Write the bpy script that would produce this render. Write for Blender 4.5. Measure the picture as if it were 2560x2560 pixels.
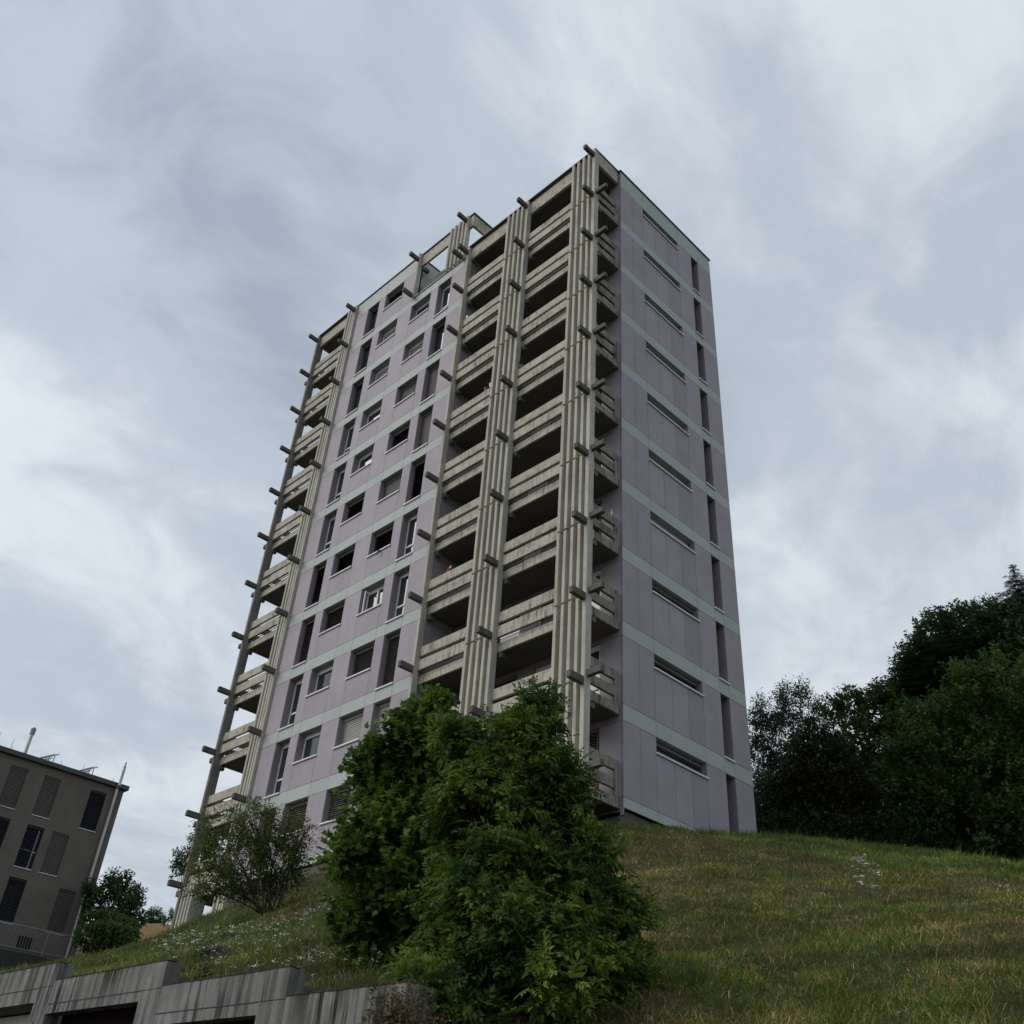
import bpy, math, random
import numpy as np
from mathutils import Matrix, Vector
for o in list(bpy.data.objects): bpy.data.objects.remove(o, do_unlink=True)
SC = bpy.context.scene
COL = SC.collection
R = random.Random(7)
NR = np.random.default_rng(11)
rad = math.radians

# ------------------------------------------------------------------ camera
yaw, pitch, roll = -0.8217, 0.6177, 0.0757
F = Vector((math.sin(yaw)*math.cos(pitch), math.cos(yaw)*math.cos(pitch), math.sin(pitch)))
Rt = Vector((math.cos(yaw), -math.sin(yaw), 0)); Up = Rt.cross(F)
c_, s_ = math.cos(roll), math.sin(roll)
R2 = Rt*c_ + Up*s_; U2 = -Rt*s_ + Up*c_
cam_d = bpy.data.cameras.new('camera'); cam = bpy.data.objects.new('camera', cam_d); COL.objects.link(cam)
cam_d.sensor_width = 36; cam_d.sensor_fit = 'HORIZONTAL'; cam_d.lens = 2429.3/2560*36
cam_d.clip_start = 0.1; cam_d.clip_end = 3000
M = Matrix((R2, U2, -F)).transposed().to_4x4(); M.translation = Vector((16.601, -20.40, 1.60))
cam.matrix_world = M
SC.camera = cam
SC.render.resolution_x = SC.render.resolution_y = 1024

# ------------------------------------------------------------------ world (overcast sky)
SUN_EL, SUN_AZ = 36, 214      # degrees; azimuth clockwise from +y
w = bpy.data.worlds.new('World'); SC.world = w; w.use_nodes = True
nt = w.node_tree; N = nt.nodes; L = nt.links
for n in list(N): N.remove(n)
def nd(t, nodes=None, **k):
    n = (nodes or N).new(t)
    for a, b in k.items(): setattr(n, a, b)
    return n
out = nd('ShaderNodeOutputWorld'); bg = nd('ShaderNodeBackground'); bg2 = nd('ShaderNodeBackground'); add = nd('ShaderNodeAddShader')
sky = nd('ShaderNodeTexSky', sky_type='NISHITA'); sky.sun_disc = False
sky.sun_elevation = rad(SUN_EL); sky.sun_rotation = rad(SUN_AZ); sky.air_density = 1.5; sky.dust_density = 3
L.new(sky.outputs[0], bg.inputs[0]); bg.inputs[1].default_value = 0.008
geo = nd('ShaderNodeTexCoord'); sep = nd('ShaderNodeSeparateXYZ'); L.new(geo.outputs['Generated'], sep.inputs[0])
def wm(op, a, b=None, c=None, nodes=None, links=None):
    m = nd('ShaderNodeMath', nodes or N, operation=op)
    for i, v in enumerate((a, b, c)):
        if v is None: continue
        if isinstance(v, (int, float)): m.inputs[i].default_value = v
        else: (links or L).new(v, m.inputs[i])
    return m.outputs[0]
zc = wm('ADD', wm('MAXIMUM', sep.outputs[2], 0.0), 0.30)
cmb = nd('ShaderNodeCombineXYZ')
L.new(wm('DIVIDE', sep.outputs[0], zc), cmb.inputs[0]); L.new(wm('DIVIDE', sep.outputs[1], zc), cmb.inputs[1])
def cloud_noise(scale, detail, rough, dist, off, rot=0.0, sq=(1, 1, 1)):
    mp = nd('ShaderNodeMapping'); mp.inputs['Location'].default_value = off; mp.inputs['Rotation'].default_value = (0, 0, rot); mp.inputs['Scale'].default_value = sq
    L.new(cmb.outputs[0], mp.inputs[0])
    n = nd('ShaderNodeTexNoise'); n.inputs['Scale'].default_value = scale; n.inputs['Detail'].default_value = detail
    n.inputs['Roughness'].default_value = rough; n.inputs['Distortion'].default_value = dist
    L.new(mp.outputs[0], n.inputs['Vector']); return n.outputs['Fac']
n1 = cloud_noise(1.15, 9, 0.52, 0.3, (3.1, 1.7, 0), 0.6, (1, 0.62, 1))
n2 = cloud_noise(3.4, 8, 0.55, 0.5, (8.3, 4.2, 0), 0.9, (1, 0.7, 1))
n0 = cloud_noise(0.5, 3, 0.5, 0.2, (1.3, 6.2, 0))
n3 = cloud_noise(8.0, 8, 0.6, 0.8, (2.3, 9.2, 0), 0.5, (1, 0.8, 1))
mixn = wm('SUBTRACT', wm('ADD', wm('ADD', wm('ADD', wm('MULTIPLY', n1, 0.74), wm('MULTIPLY', n2, 0.46)), wm('MULTIPLY', n3, 0.30)), wm('MULTIPLY', n0, 0.30)), 0.34)
# broad masses of lighter and darker cloud, each with a direction of its own in the sky
def mass(d, width, amt, prev):
    dv = Vector(d).normalized()
    dp = nd('ShaderNodeVectorMath', operation='DOT_PRODUCT'); L.new(geo.outputs['Generated'], dp.inputs[0]); dp.inputs[1].default_value = dv
    mr = nd('ShaderNodeMapRange', interpolation_type='SMOOTHSTEP'); mr.inputs['From Min'].default_value = math.cos(width); mr.inputs['From Max'].default_value = 1.0
    mr.inputs['To Min'].default_value = 0; mr.inputs['To Max'].default_value = amt
    L.new(dp.outputs['Value'], mr.inputs[0]); return wm('ADD', prev, mr.outputs[0])
for d, wd, amt in [((-0.604, 0.161, 0.78), 0.3, -0.06), ((-0.746, 0.083, 0.66), 0.22, 0.06), ((-0.748, 0.178, 0.64), 0.16, 0.048), ((-0.705, 0.033, 0.709), 0.16, 0.036), ((-0.382, 0.336, 0.861), 0.28, 0.036), ((-0.116, 0.513, 0.85), 0.14, 0.048), ((-0.234, 0.593, 0.77), 0.25, -0.018), ((-0.25, 0.725, 0.642), 0.2, -0.042), ((-0.387, 0.759, 0.523), 0.2, 0.024), ((-0.889, 0.397, 0.227), 0.16, 0.084), ((-0.627, -0.011, 0.779), 0.2, -0.03), ((-0.858, 0.251, 0.449), 0.25, -0.018), ((-0.226, 0.801, 0.555), 0.18, 0.042), ((-0.287, 0.377, 0.881), 0.2, 0.03)]:
    mixn = mass(d, wd, amt, mixn)
cr = nd('ShaderNodeValToRGB'); cr.color_ramp.interpolation = 'EASE'
e = cr.color_ramp.elements
e[0].position = 0.34; e[0].color = (0.34, 0.395, 0.47, 1); e[1].position = 0.72; e[1].color = (0.70, 0.755, 0.81, 1)
m_ = cr.color_ramp.elements.new(0.52); m_.color = (0.475, 0.54, 0.62, 1)
L.new(mixn, cr.inputs[0])
# the sky is brighter on the sun's side (behind the camera)
sd = Vector((math.sin(rad(SUN_AZ))*math.cos(rad(SUN_EL)), math.cos(rad(SUN_AZ))*math.cos(rad(SUN_EL)), math.sin(rad(SUN_EL))))
dp = nd('ShaderNodeVectorMath', operation='DOT_PRODUCT'); L.new(geo.outputs['Generated'], dp.inputs[0]); dp.inputs[1].default_value = sd
mr = nd('ShaderNodeMapRange', interpolation_type='SMOOTHSTEP'); mr.inputs['From Min'].default_value = 0.2; mr.inputs['From Max'].default_value = 1.0
mr.inputs['To Min'].default_value = 0.98; mr.inputs['To Max'].default_value = 1.1
L.new(dp.outputs['Value'], mr.inputs[0])
# below the horizon the dome is dim
gr = nd('ShaderNodeMapRange'); gr.inputs['From Min'].default_value = -0.02; gr.inputs['From Max'].default_value = 0.02; gr.inputs['To Min'].default_value = 0.12; gr.inputs['To Max'].default_value = 1.0
L.new(sep.outputs[2], gr.inputs[0])
L.new(cr.outputs[0], bg2.inputs[0]); L.new(wm('MULTIPLY', mr.outputs[0], gr.outputs[0]), bg2.inputs[1])
L.new(bg.outputs[0], add.inputs[0]); L.new(bg2.outputs[0], add.inputs[1]); L.new(add.outputs[0], out.inputs[0])

sun_d = bpy.data.lights.new('sun', 'SUN'); sun = bpy.data.objects.new('sun', sun_d); COL.objects.link(sun)
sun_d.energy = 1.3; sun_d.angle = rad(40); sun_d.color = (1.0, 0.97, 0.92)
sun.rotation_mode = 'QUATERNION'; sun.rotation_quaternion = (-sd).to_track_quat('-Z', 'Y'); sun.location = sd*200
vs = SC.view_settings; vs.view_transform = 'Standard'; vs.look = 'None'; vs.exposure = 0.0; vs.gamma = 1.0
SC.render.engine = 'CYCLES'
try:
    SC.cycles.max_bounces = 6; SC.cycles.diffuse_bounces = 3; SC.cycles.transparent_max_bounces = 6
except Exception: pass

# ------------------------------------------------------------------ helpers
class MB:
    """collects boxes, quads and tubes; build() links them as ONE mesh object"""
    def __init__(s): s.v = []; s.f = []
    def quad(s, *p):
        n = len(s.v); s.v += [tuple(q) for q in p]; s.f.append(tuple(range(n, n+len(p)))); return s
    def box(s, x0, x1, y0, y1, z0, z1):
        n = len(s.v)
        s.v += [(x0,y0,z0),(x1,y0,z0),(x1,y1,z0),(x0,y1,z0),(x0,y0,z1),(x1,y0,z1),(x1,y1,z1),(x0,y1,z1)]
        s.f += [tuple(n+i for i in q) for q in ((0,3,2,1),(4,5,6,7),(0,1,5,4),(1,2,6,5),(2,3,7,6),(3,0,4,7))]; return s
    def cbox(s, x0, x1, y0, y1, z0, z1, b=0.012):
        """box with chamfered edges"""
        P = []
        for (X, sx) in ((x0, 1), (x1, -1)):
            for (Y, sy) in ((y0, 1), (y1, -1)):
                for (Z, sz) in ((z0, 1), (z1, -1)):
                    P.append(((X+sx*b, Y+sy*b, Z), (X+sx*b, Y, Z+sz*b), (X, Y+sy*b, Z+sz*b)))
        n = len(s.v)
        for t in P: s.v += list(t)
        g = lambda i, j, k, a: n + ((i*2+j)*2+k)*3 + a
        for k in (0, 1):
            q = [g(0,0,k,0), g(1,0,k,0), g(1,1,k,0), g(0,1,k,0)]; s.f.append(tuple(q if k else q[::-1]))
        for j in (0, 1):
            q = [g(0,j,0,1), g(1,j,0,1), g(1,j,1,1), g(0,j,1,1)]; s.f.append(tuple(q if not j else q[::-1]))
        for i in (0, 1):
            q = [g(i,0,0,2), g(i,1,0,2), g(i,1,1,2), g(i,0,1,2)]; s.f.append(tuple(q if i else q[::-1]))
        for i in (0, 1):
            for j in (0, 1): s.f.append((g(i,j,0,1), g(i,j,0,2), g(i,j,1,2), g(i,j,1,1)))
            for k in (0, 1): s.f.append((g(i,0,k,0), g(i,0,k,2), g(i,1,k,2), g(i,1,k,0)))
        for j in (0, 1):
            for k in (0, 1): s.f.append((g(0,j,k,0), g(0,j,k,1), g(1,j,k,1), g(1,j,k,0)))
        for i in (0, 1):
            for j in (0, 1):
                for k in (0, 1): s.f.append((g(i,j,k,0), g(i,j,k,1), g(i,j,k,2)))
        return s
    def tube(s, pts, radii, n=7):
        pts = [Vector(p) for p in pts]
        if isinstance(radii, (int, float)): radii = [radii]*len(pts)
        rings = []
        for i, p in enumerate(pts):
            d = (pts[min(i+1, len(pts)-1)] - pts[max(i-1, 0)]).normalized()
            a = d.orthogonal().normalized(); b = d.cross(a)
            if rings and i:
                a = (pa - d*pa.dot(d)).normalized(); b = d.cross(a)
            pa = a
            k = len(s.v)
            for j in range(n):
                t = 2*math.pi*j/n; s.v.append(tuple(p + (a*math.cos(t)+b*math.sin(t))*radii[i]))
            rings.append(k)
        for i in range(len(rings)-1):
            for j in range(n): s.f.append((rings[i]+j, rings[i]+(j+1)%n, rings[i+1]+(j+1)%n, rings[i+1]+j))
        s.f.append(tuple(rings[0]+j for j in range(n))[::-1]); s.f.append(tuple(rings[-1]+j for j in range(n)))
        return s
    def mesh(s, name, o=(0,0,0)):
        me = bpy.data.meshes.new(name)
        ox, oy, oz = o
        me.from_pydata([(x-ox, y-oy, z-oz) for x, y, z in s.v], [], s.f); me.validate(); me.update(); return me
    def build(s, name, mat, parent=None, smooth=False):
        o = parent['_w'] if parent is not None else (0,0,0)
        me = s.mesh(name, o); ob = bpy.data.objects.new(name, me); COL.objects.link(ob)
        me.materials.append(mat)
        if smooth: me.polygons.foreach_set('use_smooth', [True]*len(me.polygons))
        if parent is not None: ob.parent = parent
        ob['_w'] = tuple(o)
        return ob
def empty(name, loc, label=None, cat=None, group=None):
    o = bpy.data.objects.new(name, None); COL.objects.link(o); o.location = loc; o['_w'] = tuple(loc); o.empty_display_size = 0.3
    tag(o, label, cat, group); return o
def tag(o, label=None, cat=None, group=None, kind=None):
    if label: o['label'] = label
    if cat: o['category'] = cat
    if group: o['group'] = group
    if kind: o['kind'] = kind
    return o
def npmesh(name, verts, loops, counts, mat, parent=None, col=None, smooth=False):
    """fast mesh from numpy arrays: verts (n,3), loops flat vertex indices, counts per face"""
    o = parent['_w'] if parent is not None else (0,0,0)
    me = bpy.data.meshes.new(name)
    verts = (verts - np.array(o)).astype(np.float32)
    me.vertices.add(len(verts)); me.vertices.foreach_set('co', verts.ravel())
    me.loops.add(len(loops)); me.loops.foreach_set('vertex_index', loops.astype(np.int32))
    me.polygons.add(len(counts)); st = np.concatenate([[0], np.cumsum(counts)[:-1]]).astype(np.int32)
    me.polygons.foreach_set('loop_start', st); me.polygons.foreach_set('loop_total', counts.astype(np.int32))
    if smooth: me.polygons.foreach_set('use_smooth', np.ones(len(counts), bool))
    me.update(calc_edges=True)
    if col is not None:
        a = me.color_attributes.new('tint', 'FLOAT_COLOR', 'POINT'); a.data.foreach_set('color', col.astype(np.float32).ravel())
    me.materials.append(mat)
    ob = bpy.data.objects.new(name, me); COL.objects.link(ob)
    if parent is not None: ob.parent = parent
    ob['_w'] = tuple(o)
    return ob

# ------------------------------------------------------------------ materials
def mat(name, base, rough=0.85, var=0.12, vscale=1.5, spec=0.3, metal=0.0, streak=0.0, streak_col=(0.05,0.05,0.045), streak_scale=(7,7,0.6), streak_cut=(0.50,0.72),
        grain=0.0, board=0.0, bump=0.0, bscale=30, blotch=0.0, blotch_col=(0.1,0.1,0.09), blotch_scale=2.5, island=0.0, transl=0.0):
    m = bpy.data.materials.new(name); m.use_nodes = True
    nt = m.node_tree; N = nt.nodes; L = nt.links
    b = N['Principled BSDF']; b.inputs['Roughness'].default_value = rough; b.inputs['Metallic'].default_value = metal
    b.inputs['Specular IOR Level'].default_value = spec
    g = N.new('ShaderNodeNewGeometry')
    def noise(scale, detail=5, rough=0.6, sc=(1,1,1)):
        v = g.outputs['Position']
        if sc != (1,1,1):
            mp = N.new('ShaderNodeMapping'); mp.inputs['Scale'].default_value = sc; L.new(v, mp.inputs[0]); v = mp.outputs[0]
        n = N.new('ShaderNodeTexNoise'); n.inputs['Scale'].default_value = scale; n.inputs['Detail'].default_value = detail; n.inputs['Roughness'].default_value = rough
        L.new(v, n.inputs['Vector']); return n.outputs['Fac']
    def rng(v, a, b2, c, d):
        r = N.new('ShaderNodeMapRange'); r.inputs[1].default_value = a; r.inputs[2].default_value = b2; r.inputs[3].default_value = c; r.inputs[4].default_value = d
        L.new(v, r.inputs[0]); return r.outputs[0]
    def mixc(f, a, b2, mode='MIX'):
        x = N.new('ShaderNodeMix'); x.data_type = 'RGBA'; x.blend_type = mode
        for i, v in ((0, f), (6, a), (7, b2)):
            if isinstance(v, (int, float)): x.inputs[i].default_value = v
            elif isinstance(v, tuple): x.inputs[i].default_value = (*v, 1)
            else: L.new(v, x.inputs[i])
        return x.outputs[2]
    lo = tuple(max(c*(1-var), 0) for c in base); hi = tuple(min(c*(1+var), 1) for c in base)
    col = mixc(rng(noise(vscale), 0.3, 0.7, 0, 1), lo, hi)
    if island:
        r = rng(g.outputs['Random Per Island'], 0, 1, 1-island, 1+island)
        v = N.new('ShaderNodeVectorMath'); v.operation = 'SCALE'; L.new(col, v.inputs[0]); L.new(r, v.inputs['Scale']); col = v.outputs[0]
    if grain: col = mixc(rng(noise(22, 4, 0.7), 0.35, 0.65, 0, grain), col, tuple(c*0.55 for c in base))
    if board:
        sp = N.new('ShaderNodeSeparateXYZ'); L.new(g.outputs['Position'], sp.inputs[0])
        fr = N.new('ShaderNodeMath'); fr.operation = 'FRACT'; mu = N.new('ShaderNodeMath'); mu.operation = 'MULTIPLY'; mu.inputs[1].default_value = 1/board
        L.new(sp.outputs[2], mu.inputs[0]); L.new(mu.outputs[0], fr.inputs[0])
        col = mixc(rng(fr.outputs[0], 0.0, 0.10, 0.45, 0.0), col, tuple(c*0.45 for c in base))
    if blotch: col = mixc(rng(noise(blotch_scale, 6, 0.65), 0.52, 0.68, 0, blotch), col, blotch_col)
    if streak:
        a = rng(noise(1.0, 5, 0.62, streak_scale), streak_cut[0], streak_cut[1], 0, streak)
        mu = N.new('ShaderNodeMath'); mu.operation = 'MULTIPLY'; L.new(a, mu.inputs[0]); L.new(rng(noise(0.8, 3), 0.35, 0.6, 0.15, 1), mu.inputs[1])
        col = mixc(mu.outputs[0], col, streak_col)
    L.new(col, b.inputs['Base Color'])
    if bump:
        bp = N.new('ShaderNodeBump'); bp.inputs['Strength'].default_value = bump; bp.inputs['Distance'].default_value = 0.01
        L.new(noise(bscale, 5, 0.65), bp.inputs['Height']); L.new(bp.outputs[0], b.inputs['Normal'])
    return m
purple = mat('purple_panel', (0.352, 0.308, 0.342), rough=0.6, var=0.09, vscale=0.9, streak=0.38, streak_col=(0.27,0.235,0.26), streak_scale=(7,7,0.28), streak_cut=(0.48,0.72), island=0.09, spec=0.3)
green = mat('pale_green_panel', (0.425, 0.455, 0.43), rough=0.6, var=0.05, vscale=0.9, streak=0.22, streak_col=(0.47,0.53,0.48), streak_scale=(5,5,0.5), island=0.035, spec=0.3)
joint = mat('dark_joint', (0.05, 0.045, 0.05), var=0.05)
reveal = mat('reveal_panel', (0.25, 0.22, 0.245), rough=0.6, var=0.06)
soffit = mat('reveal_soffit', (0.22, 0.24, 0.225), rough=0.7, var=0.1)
conc = mat('pale_concrete', (0.53, 0.49, 0.40), rough=0.92, var=0.16, vscale=1.2, grain=0.35, board=0.14, streak=0.8, streak_col=(0.07,0.065,0.055), streak_scale=(9,9,1.3), streak_cut=(0.49,0.68), blotch=0.5, blotch_col=(0.16,0.15,0.125), blotch_scale=3.2, bump=0.35)
conc_fin = mat('fin_concrete', (0.54, 0.51, 0.43), rough=0.92, var=0.15, vscale=0.8, grain=0.3, streak=0.55, streak_col=(0.12,0.11,0.09), streak_scale=(5,5,0.5), blotch=0.3, blotch_col=(0.2,0.185,0.15), bump=0.3, island=0.05)
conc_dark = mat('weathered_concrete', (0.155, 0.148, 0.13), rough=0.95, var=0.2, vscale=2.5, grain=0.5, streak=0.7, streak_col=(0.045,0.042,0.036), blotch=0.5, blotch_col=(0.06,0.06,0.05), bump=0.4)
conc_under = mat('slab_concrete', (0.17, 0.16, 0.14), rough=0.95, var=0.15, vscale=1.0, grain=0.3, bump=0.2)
conc_shade = mat('shaded_pier_concrete', (0.26, 0.25, 0.215), rough=0.95, var=0.2, vscale=2.0, grain=0.4, streak=0.5, streak_col=(0.08,0.075,0.065), blotch=0.4, blotch_col=(0.12,0.115,0.10), bump=0.4)  # stained concrete; base darkened to paint in shade on the left pier
conc_end = mat('weathered_end_concrete', (0.30, 0.285, 0.235), rough=0.95, var=0.2, vscale=2.0, grain=0.4, streak=0.85, streak_col=(0.05,0.048,0.04), streak_scale=(8,8,1.4), streak_cut=(0.45,0.64), blotch=0.5, blotch_col=(0.10,0.095,0.08), bump=0.4)
coping = mat('coping_metal', (0.055, 0.06, 0.06), rough=0.5, var=0.1, spec=0.4)
sill_m = mat('sill_aluminium', (0.80, 0.78, 0.80), rough=0.4, var=0.05, spec=0.5)
frame_m = mat('window_frame_white', (0.74, 0.72, 0.70), rough=0.45, var=0.04, spec=0.5)
glass_m = mat('window_glass', (0.026, 0.031, 0.034), rough=0.04, var=0.4, vscale=0.7, spec=1.0)
curtain = mat('roller_shade', (0.15, 0.155, 0.15), rough=0.85, var=0.08)
blind_k = mat('blind_dark', (0.15, 0.135, 0.125), rough=0.5, var=0.1)
blind_m = mat('blind_brown', (0.145, 0.13, 0.125), rough=0.5, var=0.1)
blind_g = mat('blind_pale', (0.33, 0.31, 0.29), rough=0.5, var=0.1)
railm = mat('rail_metal', (0.08, 0.08, 0.08), rough=0.5, var=0.1, metal=0.5)
void = mat('dark_interior', (0.02, 0.02, 0.02), var=0.1)

# ------------------------------------------------------------------ ground
WX = 0.0245
def wally(x): return -20.4 + 5.5 + WX*(x-16.6)*-1*-1
CP = np.array([
 (-21,-1.6,9.28),(-18.5,-1.6,9.48),(-17,-1.6,9.68),(-15,-1.6,9.8),(-12.25,-1.6,10.2),(-6,-1.6,10.0),(0,-1.6,9.65),(0,0,10.1),(0,3.7,10.78),(0,6.8,11.5),(-8,3,10.6),(-20,3,10.2),
 (-0.7,8.2,11.95),(2.5,8.2,11.15),(5.1,8.2,10.5),(7.3,8.2,9.88),(10,8.2,9.2),(15,8,8.6),(3,3.5,10.0),(6,3,8.9),(3,-2,8.45),(7,-3,7.05),(12,2,7.2),(12,-4,5.7),(9,-8,5.0),(14,-8,4.2),(4,-8,6.1),
 (10,-11.5,3.75),(13.5,-11.5,3.05),(16,-11.5,2.6),(18,-5,4.8),(8.1,-14.4,3.1),(9.6,-14.3,2.85),(10.5,-14.5,2.45),(12,-14.5,2.05),(14.5,-14.5,1.75),(17,-14.5,1.5),(22,-14,1.2),
 (5.9,-14.6,3.3),(3,-14.7,3.62),(-2,-14.8,3.85),(-10,-15,4.1),(-20,-15,4.3),(-5,-10.4,5.25),(-12,-7.1,6.5),(-21,-4.2,7.75),(-21,-2.9,8.45),(-12,-12,4.5),(0,-8,6.35),(-8,-5,7.95),(0,-11.5,4.9),(-12,-4,8.2),
 (-25,-2,8.9),(-28,0,9.3),(-28,-4,8.2),(-34,-8,7.5),(-38,0,9.4),(-38,-10,8),(-38,8,9.8),(-30,8,10.2),(-48,2,10),(-50,-12,8.5),(-20,-30,0),(30,-10,1.5),(30,5,6),(25,12,8.5),
 (0,14,11.2),(8,14,9.9),(-8,14,11.6),(4,22,11.5),(-4,24,12.0),(12,26,11.5),(-20,14,11),(-40,20,12),(-60,10,13.0),(-60,25,15.5),(-72,24,19.6),(-83,27,22.3),(-95,30,22.5),(-120,40,20),(-83,10,18),(-60,-10,10),(-90,-20,11),(30,30,13),(0,45,16),(40,60,18),(-40,60,22),(60,10,7),
 (-120,-60,2),(-120,100,20),(0,110,20),(110,110,14),(110,0,4),(110,-60,0),(-60,-60,0),(60,-60,0)], float)
def _tps(P, Q):
    d2 = ((P[:,None,:]-Q[None,:,:])**2).sum(-1); return 0.5*d2*np.log(d2+1e-9)
_n = len(CP); _K = _tps(CP[:,:2], CP[:,:2]) + np.eye(_n)*0.6
_Pm = np.hstack([np.ones((_n,1)), CP[:,:2]]); _A = np.block([[_K,_Pm],[_Pm.T,np.zeros((3,3))]])
_S = np.linalg.solve(_A, np.concatenate([CP[:,2], np.zeros(3)]))
def hill(x, y):
    x = np.atleast_1d(np.asarray(x, float)); y = np.atleast_1d(np.asarray(y, float)); sh = x.shape
    P = np.stack([x.ravel(), y.ravel()], -1); o = np.empty(len(P))
    for i in range(0, len(P), 20000):
        Q = P[i:i+20000]; o[i:i+20000] = _tps(Q, CP[:,:2])@_S[:_n] + _S[_n] + Q@_S[_n+1:]
    z = o.reshape(sh)
    return z + 0.05*np.sin(x*1.9+y*0.7)*np.sin(y*1.7-x*0.6) + 0.03*np.sin(x*4.1)*np.sin(y*3.7+1)
def wall_y(x): return -14.78 + WX*(np.asarray(x, float)-8.0)*-1.0
def ground(x, y):
    x = np.asarray(x, float); y = np.asarray(y, float)
    z = hill(x, y)
    yw = wall_y(x)
    w_wall = np.clip((10.3-x)/0.45, 0, 1)                       # the garage wall ends near x = 10
    step = np.clip((y-(yw-0.02))/0.06, 0, 1)
    bank = np.clip((y-(yw-2.6))/2.8, 0, 1); bank = bank*bank*(3-2*bank)
    t = step*w_wall + bank*(1-w_wall)
    far = np.clip((-y-30)/20, 0, 1)
    return np.where(y > yw+1.0, z, z*t + 0.0*(1-t))
xs = np.concatenate([np.linspace(-400,-100,16)[:-1], np.linspace(-100,-30,60)[:-1], np.linspace(-30,20,251)[:-1], np.linspace(20,60,50)[:-1], np.linspace(60,400,18)])
ys = np.concatenate([np.linspace(-400,-40,14)[:-1], np.linspace(-40,-17.6,16)[:-1], np.linspace(-17.6,-15.4,12)[:-1], np.array([-15.3,-15.1,-14.95,-14.88,-14.82,-14.76,-14.7,-14.6]), np.linspace(-14.45,14,145)[:-1], np.linspace(14,60,60)[:-1], np.linspace(60,400,18)])
X, Y = np.meshgrid(xs, ys); sk = np.clip(1-(np.abs(Y+15)-8)/20, 0, 1); Ys = Y + WX*(8.0-X)*np.clip(sk, 0, 1)*(np.abs(X) < 60)
Zg = ground(X, Ys)
Zg = np.where((np.abs(X) > 130) | (np.abs(Ys) > 120), np.clip(Zg, -2, 24), Zg)
nv = X.size; idx = np.arange(nv).reshape(X.shape)
q = np.stack([idx[:-1,:-1], idx[:-1,1:], idx[1:,1:], idx[1:,:-1]], -1).reshape(-1, 4)
gm = bpy.data.materials.new('grassy_soil'); gm.use_nodes = True
def ground_mat(m):
    N = m.node_tree.nodes; L = m.node_tree.links; b = N['Principled BSDF']; b.inputs['Roughness'].default_value = 0.95; b.inputs['Specular IOR Level'].default_value = 0.1
    g = N.new('ShaderNodeNewGeometry')
    def noise(s, d=6, r=0.65):
        n = N.new('ShaderNodeTexNoise'); n.inputs['Scale'].default_value = s; n.inputs['Detail'].default_value = d; n.inputs['Roughness'].default_value = r; L.new(g.outputs['Position'], n.inputs['Vector']); return n.outputs['Fac']
    r1 = N.new('ShaderNodeValToRGB'); L.new(noise(0.9), r1.inputs[0]); e = r1.color_ramp.elements
    e[0].position = 0.38; e[0].color = (0.030,0.040,0.012,1); e[1].position = 0.66; e[1].color = (0.085,0.068,0.030,1)
    r2 = N.new('ShaderNodeValToRGB'); L.new(noise(14), r2.inputs[0]); e = r2.color_ramp.elements
    e[0].position = 0.35; e[0].color = (0.012,0.012,0.006,1); e[1].position = 0.7; e[1].color = (0.09,0.08,0.04,1)
    x = N.new('ShaderNodeMix'); x.data_type = 'RGBA'; x.inputs[0].default_value = 0.5; L.new(r1.outputs[0], x.inputs[6]); L.new(r2.outputs[0], x.inputs[7])
    # the far hay meadow on the hill
    sp = N.new('ShaderNodeSeparateXYZ'); L.new(g.outputs['Position'], sp.inputs[0])
    mr = N.new('ShaderNodeMapRange'); mr.inputs[1].default_value = -58; mr.inputs[2].default_value = -66; L.new(sp.outputs[0], mr.inputs[0])
    y = N.new('ShaderNodeMix'); y.data_type = 'RGBA'; L.new(mr.outputs[0], y.inputs[0]); L.new(x.outputs[2], y.inputs[6]); y.inputs[7].default_value = (0.20,0.125,0.055,1)
    L.new(y.outputs[2], b.inputs['Base Color'])
    bp = N.new('ShaderNodeBump'); bp.inputs['Strength'].default_value = 0.7; bp.inputs['Distance'].default_value = 0.05; L.new(noise(9), bp.inputs['Height']); L.new(bp.outputs[0], b.inputs['Normal'])
ground_mat(gm)
go = npmesh('ground', np.stack([X, Ys, Zg], -1).reshape(-1, 3), q.ravel(), np.full(len(q), 4), gm, smooth=True)
tag(go, kind='structure')
road_m = mat('asphalt', (0.05,0.05,0.052), rough=0.9, var=0.2, vscale=3, grain=0.4, bump=0.5, bscale=60)
MB().quad((-60,-27,0.03),(60,-27,0.03),(60,-18.2,0.03),(10.5,-17.6,0.03),(10.5,-14.99,0.03),(-60,-13.2,0.03)).build('road', road_m)
tag(bpy.data.objects['road'], kind='structure')

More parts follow.
